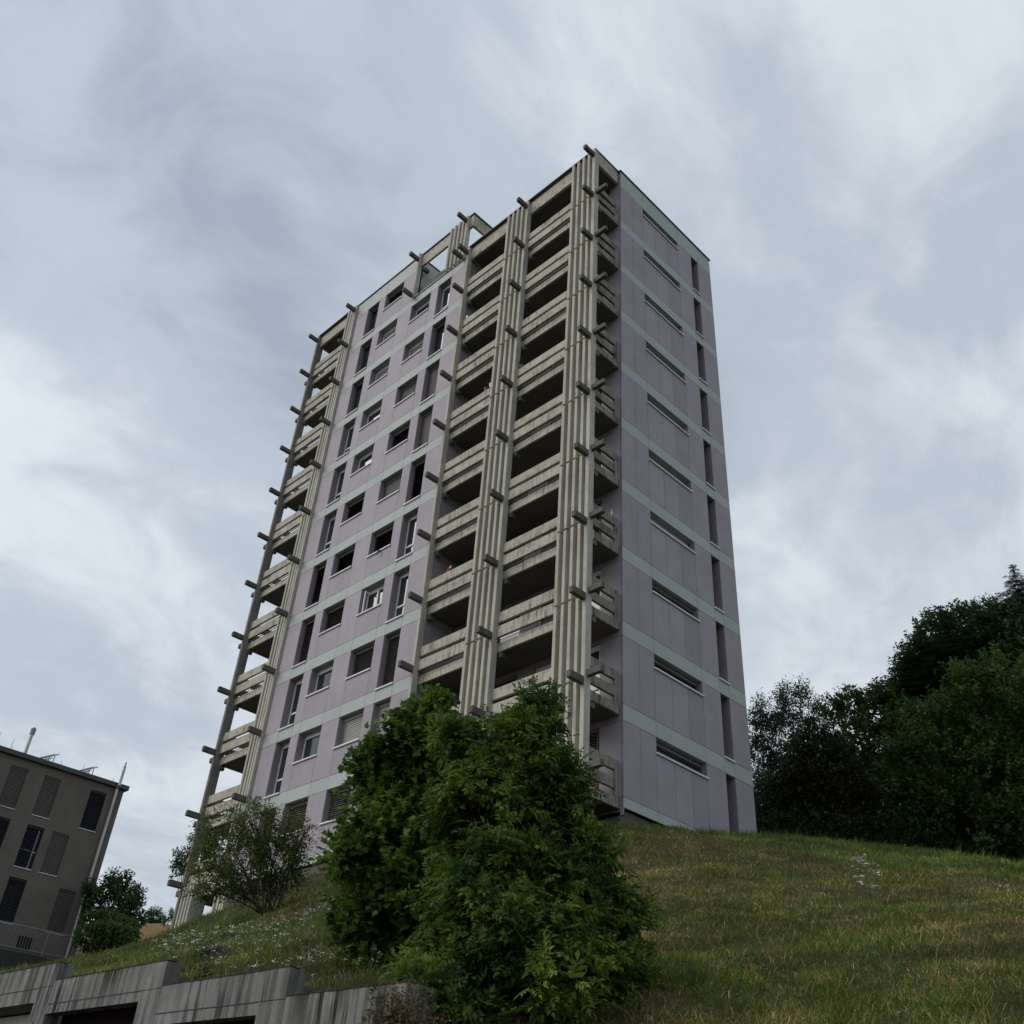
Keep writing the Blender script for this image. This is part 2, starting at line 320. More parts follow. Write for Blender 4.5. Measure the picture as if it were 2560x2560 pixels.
# ------------------------------------------------------------------ the tower
Z0 = 38.366; h = 2.75; B = 0.508
lev = lambda k: Z0 - k*h
tower = empty('apartment_tower', (-10, 3, 10.0), 'tall lilac and pale green panelled apartment tower with ribbed concrete balconies', 'apartment block')
Gp = 0.007
class Facade:
    """rain-screen panels with open joints over a dark backing; ax 'y' = facing -y at y=c, 'x' = facing +x at x=c"""
    def __init__(s, ax, c): s.ax, s.c = ax, c; s.D = {}; s.Bk = MB(); s.G = []
    def cell(s, a0, a1, z0, z1, kind='p'):
        fl_ = round((Z0 - (z0+z1)/2 + (1.3 if kind == 'g' else 0))/h - 0.2)
        t = s.D.setdefault((kind, fl_, sum(a0 >= q for q in s.G) if kind == 'p' else 0), MB())
        if s.ax == 'y':
            t.box(a0+Gp, a1-Gp, s.c, s.c+0.03, z0+Gp, z1-Gp); s.Bk.box(a0, a1, s.c+0.045, s.c+0.06, z0, z1)
        else:
            t.box(s.c-0.03, s.c, a0+Gp, a1-Gp, z0+Gp, z1-Gp); s.Bk.box(s.c-0.06, s.c-0.045, a0, a1, z0, z1)
    def done(s, lab):
        wl = s.Bk.build('wall', joint, tower)
        for (kd, fl_, gg), mb in s.D.items(): mb.build('lilac_panels' if kd == 'p' else 'pale_green_band', purple if kd == 'p' else green, wl)
        return wl

CONC_BODY = mat('body_render', (0.3, 0.29, 0.31), var=0.1)
# ---- windows
def place(ax, c, a0, a1, d0, d1, z0, z1, mb, ch=False):
    """box at facade coordinates: a along the wall, d depth behind the face"""
    if ax == 'y': (mb.cbox if ch else mb.box)(a0, a1, c+d0, c+d1, z0, z1)
    else: (mb.cbox if ch else mb.box)(c-d1, c-d0, a0, a1, z0, z1)
def window(ax, c, a0, a1, z0, z1, state, depth=0.30, tall=False, near='lo'):
    """recessed window: lining with reveals, then frame, pane, blind and sill"""
    t = 0.02
    lin = MB()
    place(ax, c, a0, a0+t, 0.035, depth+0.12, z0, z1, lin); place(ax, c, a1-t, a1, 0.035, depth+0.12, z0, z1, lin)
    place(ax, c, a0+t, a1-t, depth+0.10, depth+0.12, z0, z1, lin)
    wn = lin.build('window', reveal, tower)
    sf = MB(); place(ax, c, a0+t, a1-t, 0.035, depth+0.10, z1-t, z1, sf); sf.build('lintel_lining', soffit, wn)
    sl = MB(); place(ax, c, a0-0.03, a1+0.03, -0.06, depth, z0-0.03, z0+0.035, sl, True); sl.build('sill', sill_m, wn)
    i0, i1, b0, b1 = a0+t, a1-t, z0+0.035, z1-t
    fw = 0.065
    if state in 'FOC' or (state == 'S'):
        fr = MB()
        top = b1-0.10
        if True:
            place(ax, c, i0, i1, depth-0.01, depth+0.05, top, b1, fr)
        for (p0, p1) in ((i0, i0+fw), (i1-fw, i1)): place(ax, c, p0, p1, depth-0.01, depth+0.05, b0, top, fr, True)
        place(ax, c, i0+fw, i1-fw, depth-0.01, depth+0.05, b0, b0+fw, fr); place(ax, c, i0+fw, i1-fw, depth-0.01, depth+0.05, top-fw, top, fr)
        if tall: zt = b0+(b1-b0)*0.33; place(ax, c, i0+fw, i1-fw, depth-0.01, depth+0.05, zt-0.035, zt+0.035, fr)
        if state == 'O':
            mx = i0+(i1-i0)*0.5; place(ax, c, mx-0.04, mx+0.04, depth-0.02, depth+0.05, b0+fw, top-fw, fr)
        fr.build('frame', frame_m, wn)
        if state == 'O':
            op = MB(); 
            for zz0, zz1 in ((b0+0.05, b0+0.1), (top-0.12, top-0.07)): op.box(i0+0.28, i0+0.32, c+depth-0.30, c+depth-0.02, zz0, zz1)
            op.box(i0+0.28, i0+0.32, c+depth-0.34, c+depth-0.29, b0+0.05, top-0.07); op.build('open_casement', frame_m, wn)
        if state == 'C':
            pass
    g = MB(); place(ax, c, i0, i1, depth+0.03, depth+0.045, b0, b1, g); g.build('pane', curtain if state == 'S' else glass_m, wn)
    if state in 'DMGK':
        m = {'D': blind_k, 'K': blind_k, 'M': blind_m, 'G': blind_g}[state]
        bl = MB(); p = 0.078; n = int((b1-b0-0.14)/p)
        bx = MB(); place(ax, c, i0+0.01, i1-0.01, depth-0.10, depth-0.01, b1-0.12, b1, bl)
        if state == 'K': n = int(n*0.0)
        for k in range(n):
            z = b1-0.16-k*p; q0 = (0.074 if state != 'D' else 0.050); e0 = (0.008 if state != 'D' else 0.022)
            dd = depth-0.055
            # tilted slat
            if ax == 'y':
                v = [(i0+0.03, c+dd+e0, z+q0/2), (i1-0.03, c+dd+e0, z+q0/2), (i1-0.03, c+dd-e0, z-q0/2), (i0+0.03, c+dd-e0, z-q0/2)]
            else:
                v = [(c-dd-e0, i0+0.03, z+q0/2), (c-dd-e0, i1-0.03, z+q0/2), (c-dd+e0, i1-0.03, z-q0/2), (c-dd+e0, i0+0.03, z-q0/2)]
            bl.quad(*v); bl.quad(*[(a+(0 if ax == 'y' else -0.004), b_+(0.004 if ax == 'y' else 0), cc+0.004) for a, b_, cc in v[::-1]])
        for gx in (i0+0.01, i1-0.03): place(ax, c, gx, gx+0.02, depth-0.09, depth-0.02, b0, b1-0.12, bl)
        bl.build('blind', m, wn)
    return wn

# ---- long front (faces -y): clad middle part
CY = -1.5
xs_ = dict(xL=-17.44, a1=-16.34, a2=-15.36, b1=-14.80, b2=-13.31, c1=-12.22, c2=-10.75, d1=-10.19, d2=-9.23, xR=-8.13)
fa = Facade('y', CY); fa.G = [-15.5, -9.3]
ST = {'A': 'KKKFFFDDFFD', 'B': 'DSSFFDDDFFD', 'C': '-FSMDMDODGD', 'D': '-FKMMDFFDGD'}
GZ = lambda x: float(ground(np.array([x]), np.array([-1.5]))[0])
TERR = -12.22                                                  # left edge of the recessed roof terrace
for k in range(-1, 11):
    i = k+1
    right_on = k >= 0
    zt = lev(k)+0.55 if k == -1 else lev(k)
    if k == 0: ztr = lev(0)+0.0
    zb = lev(k)-B if k < 10 else lev(10)-0.30
    ed = ['xL','a1','a2','b1','b2','c1','c2','d1','d2','xR']
    for p, q_ in zip(ed[:-1], ed[1:]):
        if xs_[p] >= TERR-0.01 and not right_on: continue
        fa.cell(xs_[p], xs_[q_], zb, zt, 'g')
    if k == 10: continue
    pz0, pz1 = lev(k+1), zb
    sq = lev(k)-0.632*h
    for p, q_ in zip(ed[:-1], ed[1:]):
        if xs_[p] >= TERR-0.01 and not right_on: continue
        if p in ('a1', 'd1'): continue
        if p in ('b1', 'c1'): fa.cell(xs_[p], xs_[q_], pz0, sq, 'p')
        else: fa.cell(xs_[p], xs_[q_], pz0, pz1, 'p')
    for cl, p, q_ in (('A','a1','a2'), ('B','b1','b2'), ('C','c1','c2'), ('D','d1','d2')):
        if cl in 'CD' and not right_on: continue
        st = ST[cl][min(i, 10)]
        window('y', CY, xs_[p], xs_[q_], (pz0 if cl in 'AD' else sq), pz1, st, tall=cl in 'AD')
fa.done('front')
# ---- short end (faces +x)
fr = Facade('x', 0.0); fr.G = [5.5]
ysn = [0, 0.79, 1.535, 2.40, 3.25, 4.07, 5.10, 5.62, 6.64]
RST = 'CCCCCCCCDD'
for k in range(0, 11):
    zt = lev(k)+0.55 if k == 0 else lev(k); zb = lev(k)-B if k < 10 else lev(10)-0.30
    bands = [0, 1.535, 4.07, 5.10, 5.62, 6.64]
    for a, b_ in zip(bands[:-1], bands[1:]): fr.cell(a, b_, zb, zt, 'g')
    if k == 10: break
    pz0 = lev(k+1); sl = lev(k)-0.372*h
    for a, b_ in zip(ysn[:-1], ysn[1:]):
        if (a, b_) == (5.10, 5.62): continue
        if 1.5 < a < 4.0: fr.cell(a, b_, pz0, sl, 'p')
        else: fr.cell(a, b_, pz0, zb, 'p')
    window('x', 0.0, 1.535, 4.07, sl, zb, 'D' if k >= 7 else 'S', depth=0.27)
    window('x', 0.0, 5.10, 5.62, pz0, zb, '-', depth=0.42, tall=True)
fr.cell(5.62, 6.64, lev(10)-0.30-1.0, lev(10)-0.30, 'p'); fr.cell(4.07, 5.10, lev(10)-0.30-1.0, lev(10)-0.30, 'p')
fr.done('end')
# ---- body behind the cladding
body = MB()
body.box(-20.9, -0.62, 0.12, 6.50, 8.0, lev(0)+0.40)
body.box(-17.3, -8.2, CY+0.45, 0.119, 8.0, lev(0)-0.10)
body.box(-20.9, -12.35, 0.12, 6.50, lev(0)+0.402, lev(-1)+0.40)
body.box(-17.3, -12.35, CY+0.45, 0.119, lev(0)-0.098, lev(-1)+0.40)
body.build('wall', CONC_BODY, tower)
# plinth under the cladding
pl = MB()
pl.box(-17.40, -8.15, CY+0.10, CY+0.30, 8.0, lev(10)-0.33); pl.box(-0.32, -0.12, 0.06, 6.5, 8.0, lev(10)-0.33); pl.box(-8.0, -0.121, 0.0, 0.1, 8.0, lev(10)-0.4)
pl.build('plinth', conc_dark, tower)
# back walls of the balconies (facing -y at y=0), with dark glazed doors
bw = Facade('y', 0.0); bw.G = [-10, -6, -2]
for k in range(0, 11):
    zb = lev(k)-B
    bw.cell(-0.62, -0.002, zb, lev(k)+ (0.5 if k == 0 else 0), 'p')
    if k < 10:
        for a, b_ in ((-0.9, -0.002), (-4.5, -3.7), (-8.05, -7.3)): bw.cell(a, b_, lev(k+1), zb, 'p')
        window('y', 0.0, -3.7, -0.9, lev(k+1)+0.05, zb, 'D' if k % 3 == 0 else 'F', depth=0.06, tall=True)
        window('y', 0.0, -7.3, -4.5, lev(k+1)+0.05, zb, 'F' if k % 2 else 'D', depth=0.06, tall=True)
    if k > 0: bw.cell(-8.05, -0.62, zb, lev(k), 'p')
for k in range(-1, 10):
    bw.cell(-20.9, -17.5, lev(k+1), lev(k)-B, 'p'); bw.cell(-20.9, -17.5, lev(k)-B, lev(k), 'p')
bw.done('loggia')
sw = Facade('x', -8.05)
for k in range(0, 10): sw.cell(CY+0.1, 0.0, lev(k+1), lev(k)-B, 'p'); sw.cell(CY+0.1, 0.0, lev(k)-B, lev(k), 'g')
sw.done('side')
# terrace side wall (faces +x)
tw = Facade('x', -12.24)
tw.cell(-1.2, 1.2, lev(0), lev(-1)-B, 'p'); tw.cell(-1.2, 1.2, lev(-1)-B, lev(-1)+0.52, 'g'); tw.cell(1.2, 4.0, lev(0)+0.4, lev(-1)-B, 'p'); tw.cell(1.2, 4.0, lev(-1)-B, lev(-1)+0.52, 'g')
tw.done('terrace side')

# ---- balconies: beams, slab, rail
def vj(a): return a + R.uniform(-0.012, 0.012)
def balcony(k, x0, x1, end, closed_bottom=False):
    """front beams between x0 and x1 at y -1.45..-1.36; end: +1 open end on the right (x1), -1 on the left (x0)"""
    z = lev(k)
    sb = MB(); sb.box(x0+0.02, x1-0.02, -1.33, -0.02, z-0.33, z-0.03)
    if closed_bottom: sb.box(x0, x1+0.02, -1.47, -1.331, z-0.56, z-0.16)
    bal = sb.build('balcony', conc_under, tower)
    b1 = MB(); b1.cbox(x0, x1, -1.46, -1.35, z+0.66, z+1.04)
    b2 = MB(); b2.cbox(x0, x1, -1.46, -1.35, z+0.12, z+0.53)
    ed = MB(); ed.cbox(x0, x1, -1.345, -1.26, z-0.36, z-0.02)
    if end:
        ex0, ex1 = (x1-0.10, x1) if end > 0 else (x0, x0+0.10)
        MB().cbox(ex0, ex1, -1.348, -0.25, z+0.70, z+1.03).build('end_beam', conc_end, bal); MB().cbox(ex0, ex1, -1.348, -0.25, z+0.17, z+0.48).build('end_beam', conc_end, bal)
        MB().cbox(ex0, ex1, -1.258, -0.25, z-0.34, z-0.04).build('end_beam', conc_end, bal)
        pt = MB(); pt.cbox(ex0, ex1, -0.25, -0.07, z-0.34, z+1.03); pt.build('end_post', conc_end, bal)
    b1.build('parapet_beam', conc, bal); b2.build('parapet_beam', conc, bal); ed.build('slab_edge', conc, bal)
    rl = MB(); rl.tube([(x0, -1.39, z+0.03), (x1, -1.39, z+0.03)], 0.014, 6); rl.tube([(x0, -1.42, z-0.04), (x1, -1.42, z-0.055)], 0.012, 6)
    rl.build('rail', railm, bal)
    for hx in HAUNCH:
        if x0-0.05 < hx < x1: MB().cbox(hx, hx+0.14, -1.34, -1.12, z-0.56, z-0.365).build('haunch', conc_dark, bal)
    return bal
HAUNCH = (-20.95, -17.55, -7.96, -4.03, -0.24)
for k in range(1, 11): balcony(k, -8.0, -0.10, +1, closed_bottom=(k == 10))
for k in range(0, 11): balcony(k, -21.02, -17.5, -1)
# roof-level parapets and soffits
def roof_edge(k, x0, x1, end):
    z = lev(k)
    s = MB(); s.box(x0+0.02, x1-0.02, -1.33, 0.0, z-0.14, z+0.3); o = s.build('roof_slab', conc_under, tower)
    p = MB(); p.cbox(x0, x1, -1.46, -1.34, z-0.30, z+0.54)
    if end > 0: p.cbox(x1-0.12, x1, -1.345, -0.07, z-0.26, z+0.54)
    if end < 0: p.cbox(x0, x0+0.12, -1.345, -0.07, z-0.26, z+0.54)
    p.build('roof_parapet', conc, o)
roof_edge(0, -8.0, -0.10, +1); roof_edge(-1, -21.02, -17.5, -1)
cp = MB(); cq = MB()
cp.box(-8.16, -0.06, -1.61, 0.02, lev(0)+0.551, lev(0)+0.60); cp.box(-8.16, 0.05, 0.021, 6.68, lev(0)+0.552, lev(0)+0.60); cp.box(-0.06, 0.05, -0.06, 0.02, lev(0)+0.552, lev(0)+0.598)
cq.box(-21.10, -17.5, -1.61, 6.68, lev(-1)+0.551, lev(-1)+0.60); cq.box(-17.499, -12.2, -1.56, 6.68, lev(-1)+0.552, lev(-1)+0.60)
cp.build('roof', coping, tower); cq.build('roof', coping, tower)
# ---- fins and posts
fin_spec = []
JZ = [lev(k)+0.25 for k in range(-1, 12)]
def fin(x, ztop, zbot, name='fin', w_=0.125, y0=-1.63, y1=-1.37, joints=True):
    mb = MB()
    if joints:
        cuts = [z for z in JZ if zbot+0.3 < z < ztop-0.3]
        a = ztop
        for z in cuts:
            mb.cbox(x, x+w_, y0, y1, z, a, 0.008); mb.box(x+0.03, x+w_-0.03, y0+0.05, y1-0.01, z-0.08, z); a = z-0.08
        mb.cbox(x, x+w_, y0, y1, zbot, a, 0.008)
    else: mb.cbox(x, x+w_, y0, y1, zbot, ztop, 0.008)
    return mb.build(name, conc_fin, tower)
for x in (-1.39, -1.09, -0.79, -0.49): fin(x, lev(0)+0.53, lev(10)-0.12)
for x in (-5.40, -5.10, -4.80, -4.50): fin(x, lev(0)+0.53, 8.5)
for x in (-18.24, -17.98, -17.76): fin(x, lev(-1)+0.53, 8.5)
for x in (-9.72, -9.42, -9.12, -8.82): fin(x, lev(-1)+0.53, lev(0)+0.07, joints=False)
for x in (-20.83, -20.59, -20.35): fin(x, lev(10)+0.05, 8.5)
fin(-20.11, lev(10)+0.05, 8.5, y1=-1.0)
fin(-0.22, lev(0)+0.53, lev(10)-0.05, 'post', 0.155, joints=False); fin(-4.21, lev(0)+0.53, 8.5, 'post', 0.15, joints=False); fin(-8.128, lev(0)+0.53, 8.5, 'post', 0.145, joints=False)
pz = fin(-21.10, lev(-1)+0.53, 8.5, 'post', 0.15, y1=-1.22, joints=False); pz.data.materials[0] = conc_shade; fin(-17.59, lev(-1)+0.53, 8.5, 'post', 0.145, joints=False)  # left pier: shade of its +x side put into a darker concrete
fin(-12.235, lev(-1)+0.64, lev(0)+0.07, 'post', 0.14, joints=False); fin(-8.56, lev(-1)+0.53, lev(0)+0.07, 'post', 0.14, joints=False)
# ---- projecting beam ends
def spur(x, k, w_=0.175, l=0.58):
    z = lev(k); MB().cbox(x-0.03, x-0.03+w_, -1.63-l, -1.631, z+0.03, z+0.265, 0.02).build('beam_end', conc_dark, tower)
for k in range(0, 11):
    spur(-0.22, k); spur(-4.21, k); spur(-8.128, k)
    if k > 0: MB().cbox(-0.064, 0.48, -1.55, -1.39, lev(k)+0.30, lev(k)+0.51, 0.02).build('beam_end', conc_dark, tower)
for k in range(-1, 11):
    spur(-21.10, k); spur(-17.59, k)
    if k > -1: MB().cbox(-21.55, -21.101, -1.54, -1.38, lev(k)-0.18, lev(k)+0.04, 0.02).build('beam_end', conc_dark, tower)
spur(-12.235, -1); spur(-8.56, -1); spur(-12.235, 0); spur(-8.56, 0)
# ---- roof terrace frame
fb = MB(); fb.cbox(-12.09, -8.15, -1.46, -1.34, lev(-1)-0.33, lev(-1)+0.53); fb.cbox(-8.27, -8.15, -1.34, 2.0, lev(-1)-0.33, lev(-1)+0.53)
fb.cbox(-8.27, -8.15, 2.0, 2.2, lev(0)+0.3, lev(-1)+0.53)
to = fb.build('roof_frame', conc, tower)
cpf = MB(); cpf.box(-12.05, -8.09, -1.53, -1.33, lev(-1)+0.531, lev(-1)+0.575); cpf.box(-8.32, -8.09, -1.33, 2.25, lev(-1)+0.531, lev(-1)+0.575); cpf.build('coping', coping, to)
ib = MB(); ib.cbox(-12.1, -8.6, -1.30, -1.18, lev(0)+0.55, lev(0)+0.95); ib.cbox(-12.1, -8.6, -1.12, -1.05, lev(0)+0.03, lev(0)+0.5); ib.build('terrace_beam', conc_under, tower)
tf = MB(); tf.box(-12.2, -8.14, CY-0.02, 0.1, lev(0)+0.003, lev(0)+0.035); tf.build('terrace_floor', conc_under, tower)
cs = MB(); cs.cbox(-12.22, -8.14, CY-0.05, CY+0.12, lev(0)+0.036, lev(0)+0.07, 0.008); cs.build('terrace_coping', sill_m, tower)
pc = MB(); pc.tube([(-12.0, -1.0, lev(0)+0.1), (-11.98, -0.9, lev(0)+0.9), (-11.9, -0.7, lev(0)+1.3), (-11.6, -0.5, lev(0)+1.4), (-11.3, -0.4, lev(0)+1.25)], 0.025, 6)
pc.build('cable', railm, tower)
hb = MB(); hb.cbox(-12.1, -11.9, -1.3, -1.0, lev(-1)-0.55, lev(-1)-0.34); hb.build('haunch', conc_dark, tower)

# ---- things on the balconies
terra = mat('red_plastic', (0.30, 0.03, 0.04), rough=0.5, var=0.1); whitep = mat('white_plastic', (0.75,0.76,0.78), rough=0.5, var=0.05); redp = mat('bright_red', (0.5,0.02,0.03), rough=0.6)
plant_g = mat('pot_plant', (0.07,0.10,0.05), var=0.4, vscale=20, island=0.4)
def pot(x, y, z, m, label, group=None, s=1.0, leaves=True):
    e_ = empty('flower_pot', (x, y, z), label, 'flower pot', group)
    pm = MB(); pm.tube([(x,y,z),(x,y,z+0.16*s),(x,y,z+0.165*s),(x,y,z+0.20*s)], [0.08*s,0.11*s,0.125*s,0.125*s], 14); pm.build('pot', m, e_)
    lf = MB()
    for i in range(46):
        a = R.uniform(0, 6.28); t = R.uniform(0.1, 0.34)*s; r_ = R.uniform(0.02, 0.17)*s
        p = Vector((x+math.cos(a)*r_, y+math.sin(a)*r_, z+0.18*s+t)); d = Vector((math.cos(a), math.sin(a), R.uniform(0.3,1.4))).normalized()*0.07*s; sd_ = d.cross(Vector((0,0,1))).normalized()*0.02*s
        lf.quad(p-sd_, p+d*0.5-sd_*1.3, p+d, p+d*0.5+sd_*1.3)
    lf.build('foliage', plant_g, e_); return e_
pot(-5.95, -1.36, lev(4)+1.04, terra, 'red flower pot with small plant on balcony ledge')
pot(-5.60, -1.40, lev(4)+1.04, whitep, 'pale pot with spiky plant beside the red flower pot')
pot(-3.90, -1.40, lev(4)+1.04, conc_dark, 'small grey pot of succulents at the corner of a middle balcony', s=0.8)
bt = MB(); bt.tube([(-7.75,-1.40,lev(2)+1.04),(-7.75,-1.40,lev(2)+1.22),(-7.75,-1.40,lev(2)+1.23)], [0.07,0.07,0.04], 12)
tag(bt.build('cup', whitep), 'white plastic cup standing on the balcony ledge near the top', 'cup')
bt = MB(); bt.tube([(-0.12,-0.40,lev(7)+1.03),(-0.12,-0.40,lev(7)+1.16),(-0.12,-0.40,lev(7)+1.2),(-0.12,-0.40,lev(7)+1.27)], [0.028,0.028,0.012,0.012], 10)
tag(bt.build('bottle', whitep), 'small clear bottle standing on the end parapet of a lower balcony', 'bottle')
# red and white parasol bundle leaning in the seventh balcony
pe = empty('folded_parasol', (-7.4, -1.2, lev(7)-0.03), 'folded red and white parasol leaning inside a lower balcony', 'parasol')
a_ = Vector((-7.55,-1.15,lev(7)+0.4)); b_ = Vector((-7.05,-1.25,lev(7)+1.42))
pb = MB(); pb.tube([a_, a_.lerp(b_,.35), a_.lerp(b_,.7), b_], [0.10,0.13,0.11,0.03], 10); pb.build('canopy', whitep, pe)
pb = MB(); pb.tube([a_.lerp(b_,.60)+Vector((0.03,-0.03,-0.03)), a_.lerp(b_,.92)+Vector((0.03,-0.03,-0.03))], [0.12,0.07], 10); pb.build('red_stripe', redp, pe)
pb = MB(); pb.tube([a_+Vector((-0.05,0.01,-0.42)), a_], 0.02, 8); pb.build('pole', frame_m, pe)
# overflow pipe below a window
op = MB(); op.tube([(-11.35,CY-0.02,lev(5)-0.632*h-0.03),(-11.35,CY-0.13,lev(5)-0.632*h-0.06),(-11.38,CY-0.14,lev(5)-0.632*h-0.26)], 0.03, 8); op.build('overflow_pipe', railm, tower)
# fluff of plastic bits on beams? none. diagonal timber at the foot of the facade
db = MB(); db.cbox(-0.07,0.07,-0.06,0.06,0,2.1)
dbo = db.build('plank', mat('grey_timber', (0.28,0.27,0.25), var=0.2, grain=0.4)); tag(dbo, 'grey plank leaning against the lilac facade beside the bush', 'plank')
dbo.location = (-12.35, -2.35, float(ground(-12.35, -2.35)[0])-0.15 if np.ndim(ground(-12.35,-2.35)) else 10); dbo.rotation_euler = (rad(-25), rad(-48), 0)

# ------------------------------------------------------------------ brown house on the left
HX = -39.9
bh_wall = mat('brown_render', (0.165, 0.147, 0.122), rough=0.95, var=0.12, vscale=0.8, streak=0.2, streak_col=(0.12,0.108,0.09), streak_scale=(3,3,0.3), bump=0.25, bscale=60)
bh_edge = mat('roof_edge_metal', (0.075, 0.082, 0.078), rough=0.5, var=0.1, spec=0.4)
bh_pipe = mat('steel_pipe', (0.42,0.41,0.39), rough=0.35, metal=0.6, var=0.1)
house = empty('brown_house', (HX-4, -5, 9.0), 'brown rendered block of flats with slatted shutters and flat roof', 'apartment block')
wins = []
c3 = [19.53, 16.78, 14.03]
for (y0, y1, rows) in ((-3.80, -2.84, (0,1)), (-1.90, -0.95, (0,1,2)), (-0.48, 0.48, (1,)), (0.84, 1.80, (0,2)), (-6.9, -5.9, (0,2)), (-5.2,-4.2,(1,2)), (-8.9,-7.9,(0,1,2))):
    for r_ in rows: wins.append((y0, y1, c3[r_]-2.22, c3[r_], {(-3.80,0):'G',(-1.90,0):'G',(0.84,0):'K',(-3.80,1):'K',(-1.90,1):'B',(-0.48,1):'G',(-1.90,2):'K',(0.84,2):'G'}.get((y0, r_), 'G')))
ycuts = sorted(set([-16.0, 2.73] + [w_[0] for w_ in wins] + [w_[1] for w_ in wins] + [-0.46, 0.34]))
wl = MB()
zc_ = sorted(set([7.5, 20.0] + [w_[2] for w_ in wins] + [w_[3] for w_ in wins] + [10.75, 11.38]))
basew = (-0.46, 0.34, 10.75, 11.38)
for a, b_ in zip(ycuts[:-1], ycuts[1:]):
    run = None
    for p, q_ in zip(zc_[:-1], zc_[1:]):
        my, mz = (a+b_)/2, (p+q_)/2
        hole = any(w_[0] < my < w_[1] and w_[2] < mz < w_[3] for w_ in wins+[basew])
        if hole:
            if run is not None: wl.box(HX-0.25, HX, a, b_, run, p); run = None
        elif run is None: run = p
    if run is not None: wl.box(HX-0.25, HX, a, b_, run, 20.0)
wl.box(HX-11, HX-0.26, -16, 2.72, 7.5, 19.99)
wl.build('wall', bh_wall, house)
rf = MB(); rf.cbox(HX-11.2, HX+0.20, -16.2, 2.92, 20.0, 20.27, 0.02); rf.build('roof', bh_edge, house)
shut_b = mat('shutter_brown', (0.115,0.10,0.09), rough=0.6, var=0.1); shut_k = mat('shutter_black', (0.03,0.028,0.036), rough=0.5, var=0.1); blue_g = mat('blue_glass', (0.01,0.014,0.04), rough=0.1, spec=0.6)
for (y0, y1, z0, z1, st) in wins:
    fr_ = MB(); fr_.box(HX-0.20, HX-0.17, y0, y1, z0, z1); wn = fr_.build('window', blue_g if st == 'B' else void, house)
    sl = MB(); sl.cbox(HX-0.16, HX+0.04, y0-0.02, y1+0.02, z0-0.03, z0+0.015, 0.006); sl.build('sill', sill_m, wn)
    b = MB(); p_ = 0.105; z = z1-0.14
    b.box(HX-0.12, HX-0.05, y0+0.02, y1-0.02, z1-0.12, z1)
    gap = {'G': 0.100, 'K': 0.058, 'B': 0.05}[st]
    yy1 = y1-0.02 if st != 'B' else y1-0.2
    while z > z0+0.1:
        b.quad((HX-0.10, y0+0.02, z), (HX-0.10, yy1, z), (HX-0.055, yy1, z-gap), (HX-0.055, y0+0.02, z-gap)); z -= p_
    for gy in (y0+0.005, y1-0.035): b.box(HX-0.12, HX-0.045, gy, gy+0.03, z0+0.02, z1-0.12)
    b.build('shutter', shut_b if st == 'G' else shut_k, wn)
    if st == 'B': m2 = MB(); m2.box(HX-0.165, HX-0.14, y0+0.02, y1-0.02, z0+0.9, z0+0.95); m2.box(HX-0.165, HX-0.14, y1-0.22, y1-0.17, z0+0.05, z1-0.1); m2.build('frame', frame_m, wn)
bwn = MB(); bwn.box(HX-0.2, HX-0.17, -0.46, 0.34, 10.75, 11.38); b0_ = bwn.build('window', void, house)
bg_ = MB()
for i in range(5): bg_.box(HX-0.05, HX-0.03, -0.46+0.13*(i+1), -0.44+0.13*(i+1), 10.75, 11.38)
bg_.build('grille', railm, b0_)
pp = MB(); pp.tube([(HX+0.14, 2.24, 9.2), (HX+0.14, 2.24, 19.9), (HX+0.30, 2.24, 20.1), (HX+0.30, 2.24, 21.2)], 0.085, 12); pp.tube([(HX+0.30,2.24,21.2),(HX+0.30,2.24,21.25),(HX+0.30,2.24,21.26),(HX+0.30,2.24,21.5)], [0.085,0.085,0.05,0.05], 10)
pp.build('flue_pipe', bh_pipe, house)
chm = MB(); chm.tube([(HX-1.5,-2.9,20.2),(HX-1.5,-2.9,21.95)], 0.10, 12)
for i in range(4): z_ = 21.95+i*0.10; chm.tube([(HX-1.5,-2.9,z_),(HX-1.5,-2.9,z_+0.01),(HX-1.5,-2.9,z_+0.05),(HX-1.5,-2.9,z_+0.06),(HX-1.5,-2.9,z_+0.12)], [0.10,0.155,0.155,0.09,0.09], 12)
chm.build('chimney', bh_pipe, house)
for yy in (-1.5, 0.9):
    a0 = Vector((HX-0.9, yy-1.1, 20.35)); a1 = Vector((HX-0.9, yy+0.25, 21.15))
    t_ = MB()
    for dx in (0, -0.9):
        t_.tube([a0+Vector((dx,0,0)), a1+Vector((dx,0,0))], 0.035, 6); t_.tube([a1+Vector((dx,-0.2,-0.1)), (a1.x+dx, a1.y-0.2, 20.2)], 0.03, 6); t_.tube([a1+Vector((dx,-0.45,-0.25)), (a1.x+dx, a1.y-0.45, 20.2)], 0.03, 6)
    t_.quad(a0+Vector((0.05,0,0.07)), a1+Vector((0.05,-0.15,0.0)), a1+Vector((-1.0,-0.15,0.0)), a0+Vector((-1.0,0,0.07)))
    t_.build('solar_rack', bh_pipe, house)
for (yy, hh) in ((-6.4,0.6),(-4.9,0.9),(-4.1,0.7),(-1.2,0.4),(0.1,0.55),(0.5,0.35),(2.0,0.3)):
    t_ = MB(); t_.tube([(HX-0.3,yy,20.2),(HX-0.3,yy+0.03,20.27+hh)], 0.012, 5); t_.tube([(HX-0.35,yy+0.1,20.2),(HX-0.35,yy+0.12,20.27+hh*0.5)], 0.01, 5); t_.build('roof_weed', plant_g, house)
